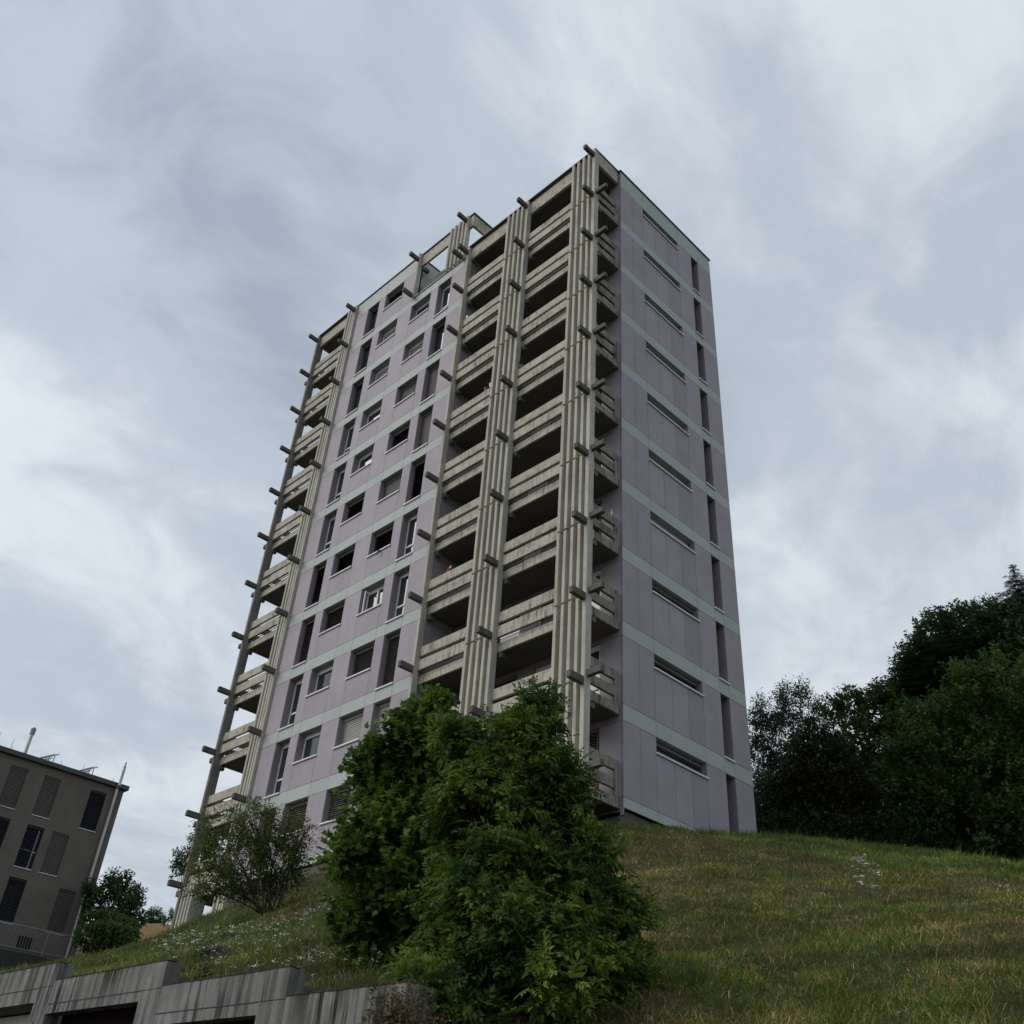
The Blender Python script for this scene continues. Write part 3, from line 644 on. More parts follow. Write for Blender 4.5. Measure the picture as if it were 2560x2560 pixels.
# railing in front of it
rail_c = mat('galvanised_rail', (0.30,0.31,0.31), rough=0.4, metal=0.4, var=0.1); rail_b = mat('rail_blue_grey', (0.17,0.21,0.24), rough=0.4, metal=0.3, var=0.1)
RX = HX+1.0
rl = empty('railing', (RX, -4, 10.5), 'galvanised bar railing running in front of the brown block', 'railing')
t_ = MB(); t_.cbox(RX-0.03, RX+0.03, -14, 3.5, 11.64, 11.70, 0.01); t_.cbox(RX-0.02, RX+0.02, -14, 3.5, 10.60, 10.64, 0.01); t_.build('rail', rail_c, rl)
t_ = MB(); yb = -14
while yb < 3.5: t_.box(RX-0.009, RX+0.009, yb, yb+0.02, 10.64, 11.64); yb += 0.145
t_.build('bars', rail_c, rl)
for yp in (-11.2, -8.2, -5.2, -2.3, 0.62, 3.46): t_ = MB(); t_.box(RX-0.025, RX+0.025, yp-0.025, yp+0.025, 9.6, 11.66); t_.build('post', rail_c, rl)
t_ = MB(); t_.cbox(RX-4.5, RX-0.04, 3.47, 3.53, 11.5, 11.56, 0.01); t_.cbox(RX-4.5, RX-0.04, 3.47, 3.53, 10.5, 10.54, 0.01)
xb = RX-4.5
while xb < RX-0.1: t_.box(xb, xb+0.03, 3.49, 3.51, 10.54, 11.5); xb += 0.15
t_.build('return_rail', rail_b, rl)
cw = MB(); cw.cbox(RX-0.15, RX+0.10, -14, 0.9, 6.5, 10.45, 0.02)
tag(cw.build('retaining_wall', mat('dark_concrete', (0.055,0.055,0.055), var=0.2, streak=0.4, grain=0.3)), 'dark concrete wall below the galvanised railing', 'wall')

# ------------------------------------------------------------------ row of garages cut into the slope
gw_m = mat('stained_concrete', (0.215,0.21,0.19), rough=0.95, var=0.15, vscale=1.2, grain=0.4, streak=1.0, streak_col=(0.022,0.02,0.018), streak_scale=(12,12,0.5), streak_cut=(0.45,0.56), blotch=0.5, blotch_col=(0.33,0.33,0.32), blotch_scale=1.3, bump=0.4)
gd_m = mat('dark_garage_door', (0.014,0.007,0.006), spec=0.05, rough=0.9, var=0.3, vscale=3)
moss = mat('moss', (0.035,0.04,0.015), var=0.5, vscale=14, bump=0.8)
gar = empty('garage_row', (5, -15, 0.0), 'stained concrete garage row stepping down below the grassy slope', 'garages')
def wy(x): return float(-14.9 - 0.0245*(8.0-x)*-1*-1) if False else -14.9 + 0.0245*(8.0-x)*-1
def slab_box(mb, x0, x1, d0, d1, z0, z1):
    """box that follows the slightly skewed line of the wall"""
    y0, y1 = wy(x0), wy(x1); n = len(mb.v)
    mb.v += [(x0,y0+d0,z0),(x1,y1+d0,z0),(x1,y1+d1,z0),(x0,y0+d1,z0),(x0,y0+d0,z1),(x1,y1+d0,z1),(x1,y1+d1,z1),(x0,y0+d1,z1)]
    mb.f += [tuple(n+i for i in q) for q in ((0,3,2,1),(4,5,6,7),(0,1,5,4),(1,2,6,5),(2,3,7,6),(3,0,4,7))]
segs = [ # x0 (left), x1 (right), top, lintel, pier width at right
 (-6.2,-1.5, 3.98, 3.36), (-1.5, 3.10, 3.74, 3.30), (3.10, 5.80, 3.53, 3.15), (5.80, 8.13, 3.28, 2.895), (8.13, 9.8, 3.03, 1.0)]
for i, (x0, x1, zt, zl) in enumerate(segs):
    mb = MB()
    if i < 4:
        pw = 0.42
        slab_box(mb, x0, x1-pw, 0, 0.18, zl, zt); 
        ws = mb.build('wall', gw_m, gar)
        mb = MB(); slab_box(mb, x1-pw+0.001, x1, -0.004, 0.18, -0.2, zt+0.004); mb.build('pier', gw_m, gar)
        mb = MB(); slab_box(mb, x0, x1-pw, 0.22 if i != 1 else 1.8, 0.27 if i != 1 else 1.9, -0.1, zl+0.05); d = mb.build('garage_door', gd_m, gar)
        if i == 1:
            mb = MB(); slab_box(mb, x0, x1-pw, 1.7, 1.75, 1.0, 2.6); mb.build('door_glass', mat('door_glass', (0.10,0.12,0.12), rough=0.15), d)
            mb = MB(); slab_box(mb, x0, x1-pw, 0.3, 0.5, 3.08, 3.25); mb.build('ceiling_beam', conc_fin, gar)
        mb = MB(); slab_box(mb, x0, x1-pw, 0.36, 2.4, 3.3 if i < 2 else zl+0.02, zt-0.06 if i > 1 else zl+0.2); mb.build('garage_ceiling', conc_under, gar)
    else:
        slab_box(mb, x0, x1, 0, 0.35, -0.2, zt); mb.build('wall', gw_m, gar)
    ms_ = MB()
    xm = x0
    while xm < x1-0.05:
        sx = R.uniform(0.03, 0.09); hh = R.uniform(0.008, 0.03); n0_ = len(ms_.v); yy_ = wy(xm)
        slab_box(ms_, xm, min(xm+sx*1.5, x1), -0.006, 0.10, zt-R.uniform(0.0, 0.006), zt+hh*0.5); xm += sx
    ms_.build('moss', moss, gar)
    # form joint lines
    mb = MB(); slab_box(mb, x0, x1, -0.004, 0.01, zt-0.28 if i < 4 else 2.45, zt-0.27 if i < 4 else 2.46); mb.build('form_joint', joint, gar)
hn = MB(); hn.cbox(2.765, 2.845, wy(2.8)-0.02, wy(2.8)+0.0, 2.93, 3.07, 0.006); ho = hn.build('house_number', mat('plate', (0.16,0.14,0.16), var=0.1), gar)
rg = MB()
for a0, a1 in zip(np.linspace(0, 6.0, 11)[:-1], np.linspace(0, 6.0, 11)[1:]): rg.tube([(2.805+0.022*math.cos(a0), wy(2.8)-0.026, 3.0+0.04*math.sin(a0)), (2.805+0.022*math.cos(a1), wy(2.8)-0.026, 3.0+0.04*math.sin(a1))], 0.005, 5)
rg.build('digit', void, ho)

# ------------------------------------------------------------------ vegetation
def leaf_mat(name, base, var=0.35, transl=0.35, vscale=1.4, alt=None):
    m = bpy.data.materials.new(name); m.use_nodes = True; N = m.node_tree.nodes; L = m.node_tree.links
    b = N['Principled BSDF']; b.inputs['Roughness'].default_value = 0.62; b.inputs['Specular IOR Level'].default_value = 0.14
    g = N.new('ShaderNodeNewGeometry'); n = N.new('ShaderNodeTexNoise'); n.inputs['Scale'].default_value = vscale; n.inputs['Detail'].default_value = 3; L.new(g.outputs['Position'], n.inputs['Vector'])
    mr = N.new('ShaderNodeMapRange'); mr.inputs[1].default_value = 0.35; mr.inputs[2].default_value = 0.68; L.new(n.outputs['Fac'], mr.inputs[0])
    x = N.new('ShaderNodeMix'); x.data_type = 'RGBA'; L.new(mr.outputs[0], x.inputs[0]); x.inputs[6].default_value = (*base, 1); x.inputs[7].default_value = (*(alt or tuple(c*1.7 for c in base)), 1)
    r = N.new('ShaderNodeMapRange'); r.inputs[3].default_value = 1-var; r.inputs[4].default_value = 1+var; L.new(g.outputs['Random Per Island'], r.inputs[0])
    v = N.new('ShaderNodeVectorMath'); v.operation = 'SCALE'; L.new(x.outputs[2], v.inputs[0]); L.new(r.outputs[0], v.inputs['Scale'])
    L.new(v.outputs[0], b.inputs['Base Color'])
    if transl:
        t = N.new('ShaderNodeBsdfTranslucent'); L.new(v.outputs[0], t.inputs['Color']); ms = N.new('ShaderNodeMixShader'); ms.inputs[0].default_value = transl
        o = N['Material Output']; L.new(b.outputs[0], ms.inputs[1]); L.new(t.outputs[0], ms.inputs[2]); L.new(ms.outputs[0], o.inputs[0])
    return m
def maple_leaf():
    P = []
    pts = [(0,-0.05),(0.30,-0.12),(0.24,0.02),(0.52,0.06),(0.40,0.20),(0.62,0.42),(0.34,0.42),(0.22,0.55),(0.20,0.62),(0.10,0.78),(0,1.0)]
    L_ = pts + [(-x, y) for x, y in pts[-2:0:-1]]
    v = [(x, y, 0.10*abs(x)-0.10*(y-0.4)**2) for x, y in L_]
    c = (0, 0.3, 0.03)
    V = [c]+v; F_ = [(0, i+1, (i+1) % len(v)+1) for i in range(len(v))]
    return np.array(V), F_
def ash_leaf():
    V = []; F_ = []
    def lf(o, d, s, wd):
        o = np.array(o, float); d = np.array(d, float); d /= np.linalg.norm(d); sd_ = np.array([d[1], -d[0], 0.0])
        n = len(V); V.extend([o, o+d*s*0.45+sd_*wd+[0,0,0.02], o+d*s-np.array([0,0,0.13]), o+d*s*0.45-sd_*wd+[0,0,0.02]]); F_.append((n, n+1, n+2, n+3))
    for t in (0.26, 0.50, 0.74):
        z = -0.14*t*t
        lf((0, t, z), (1, 0.55, 0), 0.44, 0.105); lf((0, t, z), (-1, 0.55, 0), 0.44, 0.105)
    lf((0, 0.90, -0.12), (0.05, 1, 0), 0.46, 0.115)
    n = len(V); V.extend([np.array(p, float) for p in ((-0.008,0,0),(0.008,0,0),(0.005,0.9,-0.1),(-0.005,0.9,-0.1))]); F_.append((n, n+1, n+2, n+3))
    return np.array(V), F_
def simple_leaf(wd=0.32):
    return np.array([(0,0,0),(wd,0.45,0.06),(0,1,-0.05),(-wd,0.45,0.06)], float), [(0,1,2,3)]
def needle_spray():
    V = []; F_ = []
    for i in range(7):
        t = i/7
        for s in (1, -1):
            n = len(V); V += [(0, t, 0), (s*0.34*(1-t*0.6), t+0.24, -0.05), (s*0.28*(1-t*0.6), t+0.34, -0.05)]; F_.append((n, n+1, n+2))
    n = len(V); V += [(-0.03,0,0),(0.03,0,0),(0,1.15,0)]; F_.append((n,n+1,n+2))
    return np.array(V, float), F_
def instances(pos, fwd, up, size, tmpl):
    """numpy copy of a leaf template: y axis along fwd, z axis near up"""
    V, F_ = tmpl
    f = fwd/np.linalg.norm(fwd, axis=1, keepdims=True)
    r = np.cross(f, up); r /= (np.linalg.norm(r, axis=1, keepdims=True)+1e-9); u = np.cross(r, f)
    P = pos[:,None,:] + size[:,None,None]*(V[None,:,0:1]*r[:,None,:] + V[None,:,1:2]*f[:,None,:] + V[None,:,2:3]*u[:,None,:])
    nI, nV = len(pos), len(V)
    cnt = np.tile(np.array([len(q) for q in F_]), nI)
    flat = np.concatenate([np.array(q) for q in F_]); loops = (flat[None,:] + (np.arange(nI)*nV)[:,None]).ravel()
    return P.reshape(-1, 3), loops, cnt
def crown_pts(spheres, n, rng, shell=0.55, squash=1.0, gaps=0.35, gscale=1.6):
    S = np.array(spheres, float); wgt = S[:,3]**1.75; wgt /= wgt.sum()
    out = []; need = n
    while need > 0:
        m = need*3+50
        k = rng.choice(len(S), m, p=wgt); d = rng.normal(size=(m,3)); d /= np.linalg.norm(d, axis=1, keepdims=True)
        r_ = S[k,3]*(shell + (1-shell)*rng.random(m)**0.5) * (0.86+0.28*rng.random(m))
        p = S[k,:3] + d*r_[:,None]*np.array([1,1,squash])
        # drop most points deep inside another sphere
        dd = np.linalg.norm(p[:,None,:]-S[None,:,:3], axis=2)/S[None,:,3]; dd[np.arange(m), k] = 9
        keep = (dd.min(1) > 0.72) | (rng.random(m) < 0.25)
        # lumpy density
        g = np.sin(p[:,0]*gscale*2.1+1.3)*np.sin(p[:,1]*gscale*1.9+0.4)*np.sin(p[:,2]*gscale*2.3+2.0) + 0.5*np.sin(p[:,0]*gscale*5+p[:,2]*4)*np.sin(p[:,2]*gscale*4.6-p[:,1]*3)
        keep &= rng.random(m) > gaps*(g < -0.12)*2.2
        p, d2 = p[keep][:need], d[keep][:need]
        out.append(np.hstack([p, d2])); need -= len(p)
    A = np.vstack(out); return A[:,:3], A[:,3:]
bark = mat('bark', (0.055,0.045,0.035), rough=0.95, var=0.3, vscale=6, bump=0.6)
bark_g = mat('bark_grey', (0.11,0.10,0.085), rough=0.95, var=0.3, vscale=6, bump=0.6)
def limbs(base, spheres, rng, r0, mb, stems=1, spread=0.15, sub=2):
    S = [Vector(s[:3]) for s in spheres]; base = Vector(base)
    for i, s in enumerate(spheres):
        st = base + Vector((rng.uniform(-1,1), rng.uniform(-1,1), 0))*spread*(stems > 1)
        c = Vector(s[:3]); mid = st.lerp(c, 0.5) + Vector((rng.uniform(-.1,.1), rng.uniform(-.1,.1), 0.12*(c-st).length))
        ra = r0*(0.55 if stems == 1 else 0.6)
        pts = []
        for t in (0, .25, .5, .75, 1):
            pts.append(st*(1-t)**2 + mid*2*t*(1-t) + c*t*t)
        mb.tube(pts, [ra, ra*0.8, ra*0.6, ra*0.4, ra*0.18], 6)
        for j in range(sub):
            d = Vector((rng.normal(), rng.normal(), abs(rng.normal())*0.7)).normalized()*s[3]*0.9
            q_ = pts[2+j % 2]; mb.tube([q_, q_.lerp(c+d, 0.55)+Vector((0,0,0.05)), c+d], [ra*0.35, ra*0.22, ra*0.07], 5)
def tree(name, label, cat, spheres, base, n, leaf, size, lmat, rng, shell=0.5, per=6, sprig=0.25, up=0.5, gaps=0.35, gscale=1.6, r0=0.1, bm=None, stems=1, droop=0.0, group=None, crown='crown', sub=2, squash=1.0, shrink=1.0, tumble=0.38, shoots=0):
    spheres = [[a, b_, c, r_*(shrink if r_ > 0.18 else 1.0)] for a, b_, c, r_ in spheres]
    e_ = empty(name, base, label, cat, group)
    mb = MB(); limbs(base, spheres, rng, r0, mb, stems, sub=sub)
    nc = n//per
    P, D = crown_pts(spheres, nc, rng, shell, squash, gaps, gscale)
    D = D + np.array([0,0,up]); D += rng.normal(size=D.shape)*0.3; D /= np.linalg.norm(D, axis=1, keepdims=True)
    t = np.tile(np.linspace(0.0, 1.0, per), nc)[:,None]
    Pd = np.repeat(P, per, 0); Dd = np.repeat(D, per, 0)
    pos = Pd + Dd*t*sprig
    pos[:,2] -= droop*(t[:,0]**2)*sprig
    side = rng.normal(size=Pd.shape); side -= (side*Dd).sum(1, keepdims=True)*Dd; side /= np.linalg.norm(side, axis=1, keepdims=True)
    fw = Dd*0.55*(0.4+t) + side*1.0; fw[:,2] -= 0.15+droop*0.4
    upv = np.tile(np.array([[0,0,1.0]]), (len(pos),1)) + rng.normal(size=pos.shape)*tumble
    sz = size*(0.7+0.55*rng.random(len(pos)))*(1.05-0.3*t[:,0])
    if shoots:
        sp_ = [Vector(q[:3]) for q in spheres if q[3] <= 0.18]
        cand = P[(D[:,2] > 0.45)]; ctr = np.array(spheres)[:,:3].mean(0)
        hi = cand[np.argsort(-(cand[:,2] + 0.5*np.linalg.norm(cand[:,:2]-ctr[:2], axis=1)))[:max(1, len(cand)//4)]]
        for i_ in rng.choice(len(hi), min(shoots, len(hi)), replace=False): sp_.append(Vector(hi[i_]))
        sb_ = mb; A1, A2, A3, A4 = [pos], [fw], [upv], [sz]
        for q in sp_:
            ln = rng.uniform(0.24, 0.50); lean = Vector((rng.normal()*0.16, rng.normal()*0.16, 1)).normalized(); o_ = q - lean*ln*0.6
            sb_.tube([o_, o_+lean*ln*0.6, o_+lean*ln], [0.008, 0.005, 0.002], 4)
            k_ = int(ln*62*(0.1/size if size < 0.12 else 0.5)); t_ = rng.random(k_)**0.8; a_ = rng.random(k_)*6.28
            ra_ = (0.10*(1-t_)+0.015)
            pp_ = np.array(o_)[None]+np.array(lean)[None]*(t_*ln)[:,None]+np.stack([np.cos(a_)*ra_, np.sin(a_)*ra_, np.zeros(k_)], -1)*0.6
            A1.append(pp_); A2.append(np.stack([np.cos(a_), np.sin(a_), 0.25+0.9*t_-0.35], -1)); A3.append(np.tile([[0,0,1.0]], (k_,1))+rng.normal(size=(k_,3))*0.35); A4.append(size*(1.0-0.45*t_)*(0.8+0.4*rng.random(k_)))
        pos, fw, upv, sz = np.vstack(A1), np.vstack(A2), np.vstack(A3), np.concatenate(A4)
    mb.build('trunk' if stems == 1 else 'stems', bm or bark, e_, smooth=True)
    V, Lp, Cn = instances(pos, fw, upv, sz, leaf)
    cr_ = npmesh(crown, V, Lp, Cn, lmat, e_)
    return e_
def rg_(s): return np.random.default_rng(s)
TR = {"maple": [[7.37, -13.05, 6.35, 0.26], [7.4, -13.02, 6.65, 0.12], [7.46, -12.94, 5.99, 0.52], [7.19, -13.29, 6.05, 0.36], [7.01, -13.52, 5.78, 0.1], [7.07, -13.44, 5.49, 0.26], [7.33, -12.63, 5.57, 0.79], [7.19, -13.28, 5.05, 0.51], [7.19, -13.79, 4.72, 0.17], [7.32, -13.11, 4.59, 0.75], [7.16, -13.32, 4.21, 0.42], [7.37, -13.05, 3.99, 0.62], [7.37, -13.05, 3.61, 0.39], [7.32, -12.33, 4.94, 0.79], [7.01, -13.53, 5.85, 0.07], [7.0, -13.54, 5.73, 0.08], [7.08, -13.43, 5.64, 0.1], [7.39, -13.02, 6.72, 0.07], [7.42, -12.99, 6.54, 0.12], [7.21, -13.26, 6.43, 0.09], [7.5, -12.89, 6.37, 0.13], [7.17, -13.31, 6.31, 0.1], [6.94, -13.63, 4.88, 0.09], [6.89, -13.7, 4.79, 0.07], [7.01, -13.53, 4.74, 0.11], [7.05, -13.47, 4.55, 0.13], [7.07, -13.44, 3.98, 0.12]], "ash": [[9.49, -13.23, 6.12, 0.15], [9.42, -13.3, 5.8, 0.25], [9.49, -13.22, 5.51, 0.36], [9.22, -13.51, 5.31, 0.33], [8.97, -13.79, 5.64, 0.13], [9.64, -13.08, 5.35, 0.2], [9.14, -13.6, 4.91, 0.53], [9.57, -13.14, 4.87, 0.31], [9.7, -13.02, 4.67, 0.33], [9.3, -13.42, 4.42, 0.65], [9.85, -12.89, 4.31, 0.34], [9.69, -13.04, 4.04, 0.6], [9.46, -13.68, 3.82, 0.66], [9.98, -12.78, 3.88, 0.38], [10.1, -12.67, 3.45, 0.4], [9.97, -13.46, 3.33, 0.68], [9.24, -13.78, 3.33, 0.5], [10.2, -12.58, 3.18, 0.25], [9.66, -13.63, 2.93, 0.69], [10.08, -13.08, 2.95, 0.57], [9.09, -13.95, 2.98, 0.37], [9.5, -14.4, 2.99, 0.27], [9.64, -14.23, 2.88, 0.31], [9.42, -14.49, 2.84, 0.21], [9.48, -13.23, 6.24, 0.05], [9.47, -13.25, 6.14, 0.07], [9.52, -13.2, 6.02, 0.1], [9.38, -13.33, 5.92, 0.11], [9.26, -13.46, 5.81, 0.1], [8.94, -13.81, 5.79, 0.06], [8.96, -13.79, 5.68, 0.08], [9.1, -13.64, 5.68, 0.09], [9.69, -13.03, 5.57, 0.07], [9.71, -13.01, 5.4, 0.08], [9.78, -12.96, 5.14, 0.09], [9.97, -12.78, 4.55, 0.13], [10.24, -12.56, 3.93, 0.13], [10.37, -12.45, 3.5, 0.13]], "shrub": [[-6.36, -7.17, 9.11, 0.7], [-6.78, -7.92, 8.83, 0.79], [-7.54, -8.08, 8.25, 0.41], [-6.1, -6.73, 9.13, 0.62], [-5.83, -6.28, 9.04, 0.29], [-6.52, -7.44, 8.2, 0.9], [-6.08, -6.7, 8.46, 0.68], [-6.8, -7.97, 7.77, 0.43], [-6.46, -7.35, 9.6, 0.25], [-5.76, -6.17, 9.48, 0.23], [-6.91, -8.17, 7.5, 0.16], [-6.55, -7.51, 9.47, 0.34], [-6.5, -7.42, 7.61, 0.34], [-6.2, -6.9, 8.08, 0.54], [-6.4, -7.24, 7.83, 0.43], [-5.9, -6.4, 8.15, 0.47], [-6.02, -6.59, 7.83, 0.29], [-6.68, -7.74, 7.9, 0.45], [-5.82, -6.27, 8.53, 0.38]], "sapling": [[-24.68, -0.11, 12.95, 0.39], [-24.31, 0.63, 13.77, 0.59], [-24.06, 1.11, 12.98, 0.49], [-24.7, -0.15, 12.44, 0.23], [-24.25, 0.75, 14.32, 0.28]], "ltree": [[-38.7, 2.87, 13.92, 1.01], [-38.35, 3.7, 13.6, 1.16], [-38.52, 3.3, 14.52, 0.66], [-37.99, 4.49, 13.14, 0.5], [-38.7, 2.87, 13.09, 0.75], [-38.19, 4.05, 14.12, 0.45], [-38.1, 4.26, 12.9, 0.55]], "hedge1": [[-35.99, 1.57, 12.01, 0.52], [-35.67, 2.33, 11.87, 0.72], [-35.37, 3.01, 11.84, 0.52]], "hedge2": [[-35.06, 1.21, 11.08, 0.58], [-34.81, 1.8, 11.07, 0.75], [-34.5, 2.5, 11.21, 0.61], [-34.28, 3.0, 11.34, 0.33]], "fartree": [[-82.64, 27.05, 22.95, 0.78], [-82.86, 26.58, 22.58, 0.51], [-82.31, 27.72, 22.67, 0.41]], "farshrub": [[-73.11, 23.77, 20.71, 0.34], [-72.91, 24.18, 21.47, 0.38], [-72.79, 24.42, 20.98, 0.42]], "willow": [[-6.55, 19.35, 21.82, 0.87], [-5.51, 19.94, 22.49, 0.87], [-6.25, 19.52, 20.57, 1.13], [-7.03, 19.07, 19.8, 0.81], [-6.9, 19.15, 18.42, 1.01], [-4.84, 20.3, 21.71, 0.72], [-7.17, 18.98, 21.23, 0.51]], "copper": [[-1.92, 15.05, 17.49, 1.03], [-1.9, 15.06, 16.31, 1.49], [-1.35, 15.34, 15.14, 1.39], [-2.79, 14.59, 15.69, 1.31], [-3.54, 14.16, 14.74, 1.04], [-2.36, 14.82, 14.54, 1.04]], "lime": [[-1.82, 20.66, 21.04, 0.91], [-2.73, 20.24, 21.73, 0.57], [-1.43, 20.83, 22.1, 0.45], [-0.98, 21.02, 21.84, 0.51], [-2.65, 20.28, 19.55, 1.6], [-1.72, 20.7, 18.91, 1.59], [-1.72, 20.7, 17.26, 1.57], [-2.65, 20.28, 17.14, 1.18], [-3.44, 19.89, 21.6, 0.45]], "broad": [[4.16, 16.56, 18.17, 1.74], [5.34, 16.94, 18.65, 1.58], [2.62, 16.01, 17.06, 1.81], [1.49, 15.55, 15.89, 1.2], [3.66, 16.39, 15.53, 2.39], [1.9, 15.72, 14.32, 1.52], [3.92, 16.48, 13.57, 2.02], [6.36, 17.23, 16.72, 2.41], [2.65, 16.02, 13.53, 1.18], [5.46, 16.98, 13.86, 2.36]], "hedgeR": [[-2.64, 12.37, 13.6, 0.69], [-1.7, 12.9, 13.53, 0.82], [-0.58, 13.49, 13.39, 0.82], [0.53, 14.04, 13.26, 0.85], [1.63, 14.53, 13.1, 0.85]], "fillR": [[-7.83, 20.92, 18.15, 1.05], [-6.44, 21.71, 19.09, 1.16], [-5.07, 22.43, 19.62, 1.16], [-3.81, 23.05, 19.14, 1.16], [-8.1, 20.76, 16.8, 0.93], [-6.79, 21.52, 17.15, 1.25], [-5.33, 22.3, 17.29, 1.25], [-3.92, 22.99, 17.04, 1.25], [-2.71, 23.55, 16.6, 1.04]], "beech": [[-0.89, 25.37, 25.76, 1.01], [0.14, 25.75, 26.51, 1.24], [1.39, 26.18, 26.5, 1.36], [2.68, 26.58, 26.7, 1.36], [-1.55, 25.12, 23.84, 1.22], [-0.07, 25.68, 24.29, 1.78], [1.37, 26.17, 24.49, 2.0], [2.95, 26.66, 24.64, 2.01], [4.31, 27.03, 24.59, 2.01], [-2.01, 24.93, 21.97, 1.09], [0.03, 25.71, 27.46, 0.5], [0.97, 26.04, 27.63, 0.5], [2.3, 26.47, 27.47, 0.57], [-1.69, 25.06, 25.2, 0.49]], "spruces": [[3.68, 27.9, 30.77, 2.26], [1.0, 23.94, 27.45, 2.1], [0.29, 22.61, 26.01, 1.5], [1.81, 26.31, 28.52, 1.84], [-0.42, 21.8, 24.16, 0.94], [1.51, 29.36, 29.53, 1.94], [4.17, 32.15, 31.89, 2.55]]}
maple_m = leaf_mat('maple_leaves', (0.060,0.108,0.018), 0.4, 0.45, 1.6, (0.145,0.225,0.032))
ash_m = leaf_mat('elder_leaves', (0.044,0.088,0.020), 0.4, 0.45, 1.4, (0.180,0.250,0.040))
G = lambda x, y: float(np.asarray(ground(np.array([x]), np.array([y])))[0])
tree('maple_tree', 'young maple with lobed leaves at the left of the foreground clump', 'tree', TR['maple'], (7.35,-13.1,G(7.35,-13.1)-0.1), 30000, maple_leaf(), 0.10, maple_m, rg_(3), per=8, sprig=0.32, up=0.75, r0=0.06, droop=0.1, gaps=0.5, gscale=2.8, shell=0.3, shrink=0.80, tumble=0.5, shoots=60)
tree('elder_tree', 'dense elder bush with long divided leaves in the foreground beside the maple', 'tree', TR['ash'], (9.6,-13.3,G(9.6,-13.3)-0.1), 12500, ash_leaf(), 0.185, ash_m, rg_(5), per=5, sprig=0.24, up=0.75, r0=0.05, droop=0.3, gaps=0.5, gscale=2.6, shell=0.35, shrink=0.78, tumble=0.6, shoots=75)
fl_m = mat('flower_heads', (0.24,0.22,0.06), var=0.3, vscale=20, island=0.3)
shrub_m = leaf_mat('shrub_leaves', (0.080,0.115,0.028), 0.35, 0.4, 1.2, (0.14,0.17,0.045))
tree('willow_bush', 'many-stemmed bush with small leaves at the foot of the tower', 'bush', TR['shrub'], (-5.75,-6.8,G(-5.75,-6.8)-0.1), 15000, simple_leaf(0.24), 0.095, shrub_m, rg_(8), per=7, sprig=0.3, up=0.3, r0=0.045, bm=bark, stems=12, gaps=0.46, gscale=2.4, shell=0.2, sub=7, shrink=0.85)
sap_m = leaf_mat('sapling_leaves', (0.035,0.068,0.022), 0.35, 0.3, 1.2, (0.06,0.10,0.03))
tree('sapling', 'sapling growing behind the leftmost concrete pier of the tower', 'tree', TR['sapling'], (-24.3,0.4,G(-24.3,0.4)-0.1), 3600, simple_leaf(0.3), 0.15, sap_m, rg_(9), per=6, sprig=0.3, r0=0.05, bm=bark_g, stems=3, gaps=0.5, shell=0.2)
far_m = leaf_mat('far_tree_leaves', (0.045,0.085,0.036), 0.3, 0.4, 0.8, (0.085,0.135,0.052))
far2_m = leaf_mat('far_bush_leaves', (0.060,0.110,0.034), 0.3, 0.4, 0.8, (0.11,0.17,0.045))
tree('round_tree', 'rounded broadleaf tree with see-through edge beside the brown block', 'tree', TR['ltree'], (-38.4,3.5,G(-38.4,3.5)), 5600, simple_leaf(0.34), 0.21, far_m, rg_(12), per=6, sprig=0.4, r0=0.14, gaps=0.55, gscale=1.5, shell=0.3)
tree('bush', 'tall green bush under the rounded tree by the brown block', 'bush', TR['hedge1'], (-35.6,2.3,G(-35.6,2.3)), 3000, simple_leaf(0.34), 0.17, far2_m, rg_(13), per=6, sprig=0.25, r0=0.05, stems=4, gaps=0.2, shell=0.4, group='bushes beside the brown block')
tree('bush', 'low wide bush behind the railing end of the brown block', 'bush', TR['hedge2'], (-34.6,2.1,G(-34.6,2.1)), 4200, simple_leaf(0.34), 0.17, far2_m, rg_(14), per=6, sprig=0.25, r0=0.05, stems=4, gaps=0.2, shell=0.4, group='bushes beside the brown block')
tree('round_tree', 'small far tree on the skyline at the edge of the straw-coloured field', 'tree', TR['fartree'], (-82.6,27,G(-82.6,27)), 2200, simple_leaf(0.34), 0.2, far_m, rg_(15), per=5, sprig=0.25, r0=0.1, gaps=0.2, shell=0.3)
tree('bush', 'thin scrubby bush on the skyline just left of the tower piers', 'bush', TR['farshrub'], (-73,24.2,G(-73,24.2)), 900, simple_leaf(0.34), 0.17, far_m, rg_(16), per=5, sprig=0.3, r0=0.05, stems=3, gaps=0.5, shell=0.2)
wil_m = leaf_mat('grey_willow_leaves', (0.065,0.095,0.066), 0.3, 0.4, 0.8, (0.11,0.145,0.10))
tree('willow_tree', 'airy grey-green tree with sky showing through just right of the tower', 'tree', TR['willow'], (-6.3,19.4,G(-6.3,19.4)), 13500, simple_leaf(0.22), 0.17, wil_m, rg_(17), per=6, sprig=0.5, r0=0.09, bm=bark_g, gaps=0.55, gscale=1.4, shell=0.15, sub=5)
cop_m = leaf_mat('copper_leaves', (0.044,0.042,0.028), 0.5, 0.3, 1.6, (0.062,0.085,0.038))
tree('copper_bush', 'dark brownish-green leaved bush just right of the tower', 'bush', TR['copper'], (-2.2,15.0,G(-2.2,15)), 30000, simple_leaf(0.36), 0.15, cop_m, rg_(18), per=6, sprig=0.35, r0=0.1, stems=5, gaps=0.15, shell=0.2)
lime_m = leaf_mat('lime_leaves', (0.050,0.085,0.024), 0.35, 0.4, 0.9, (0.12,0.165,0.045))
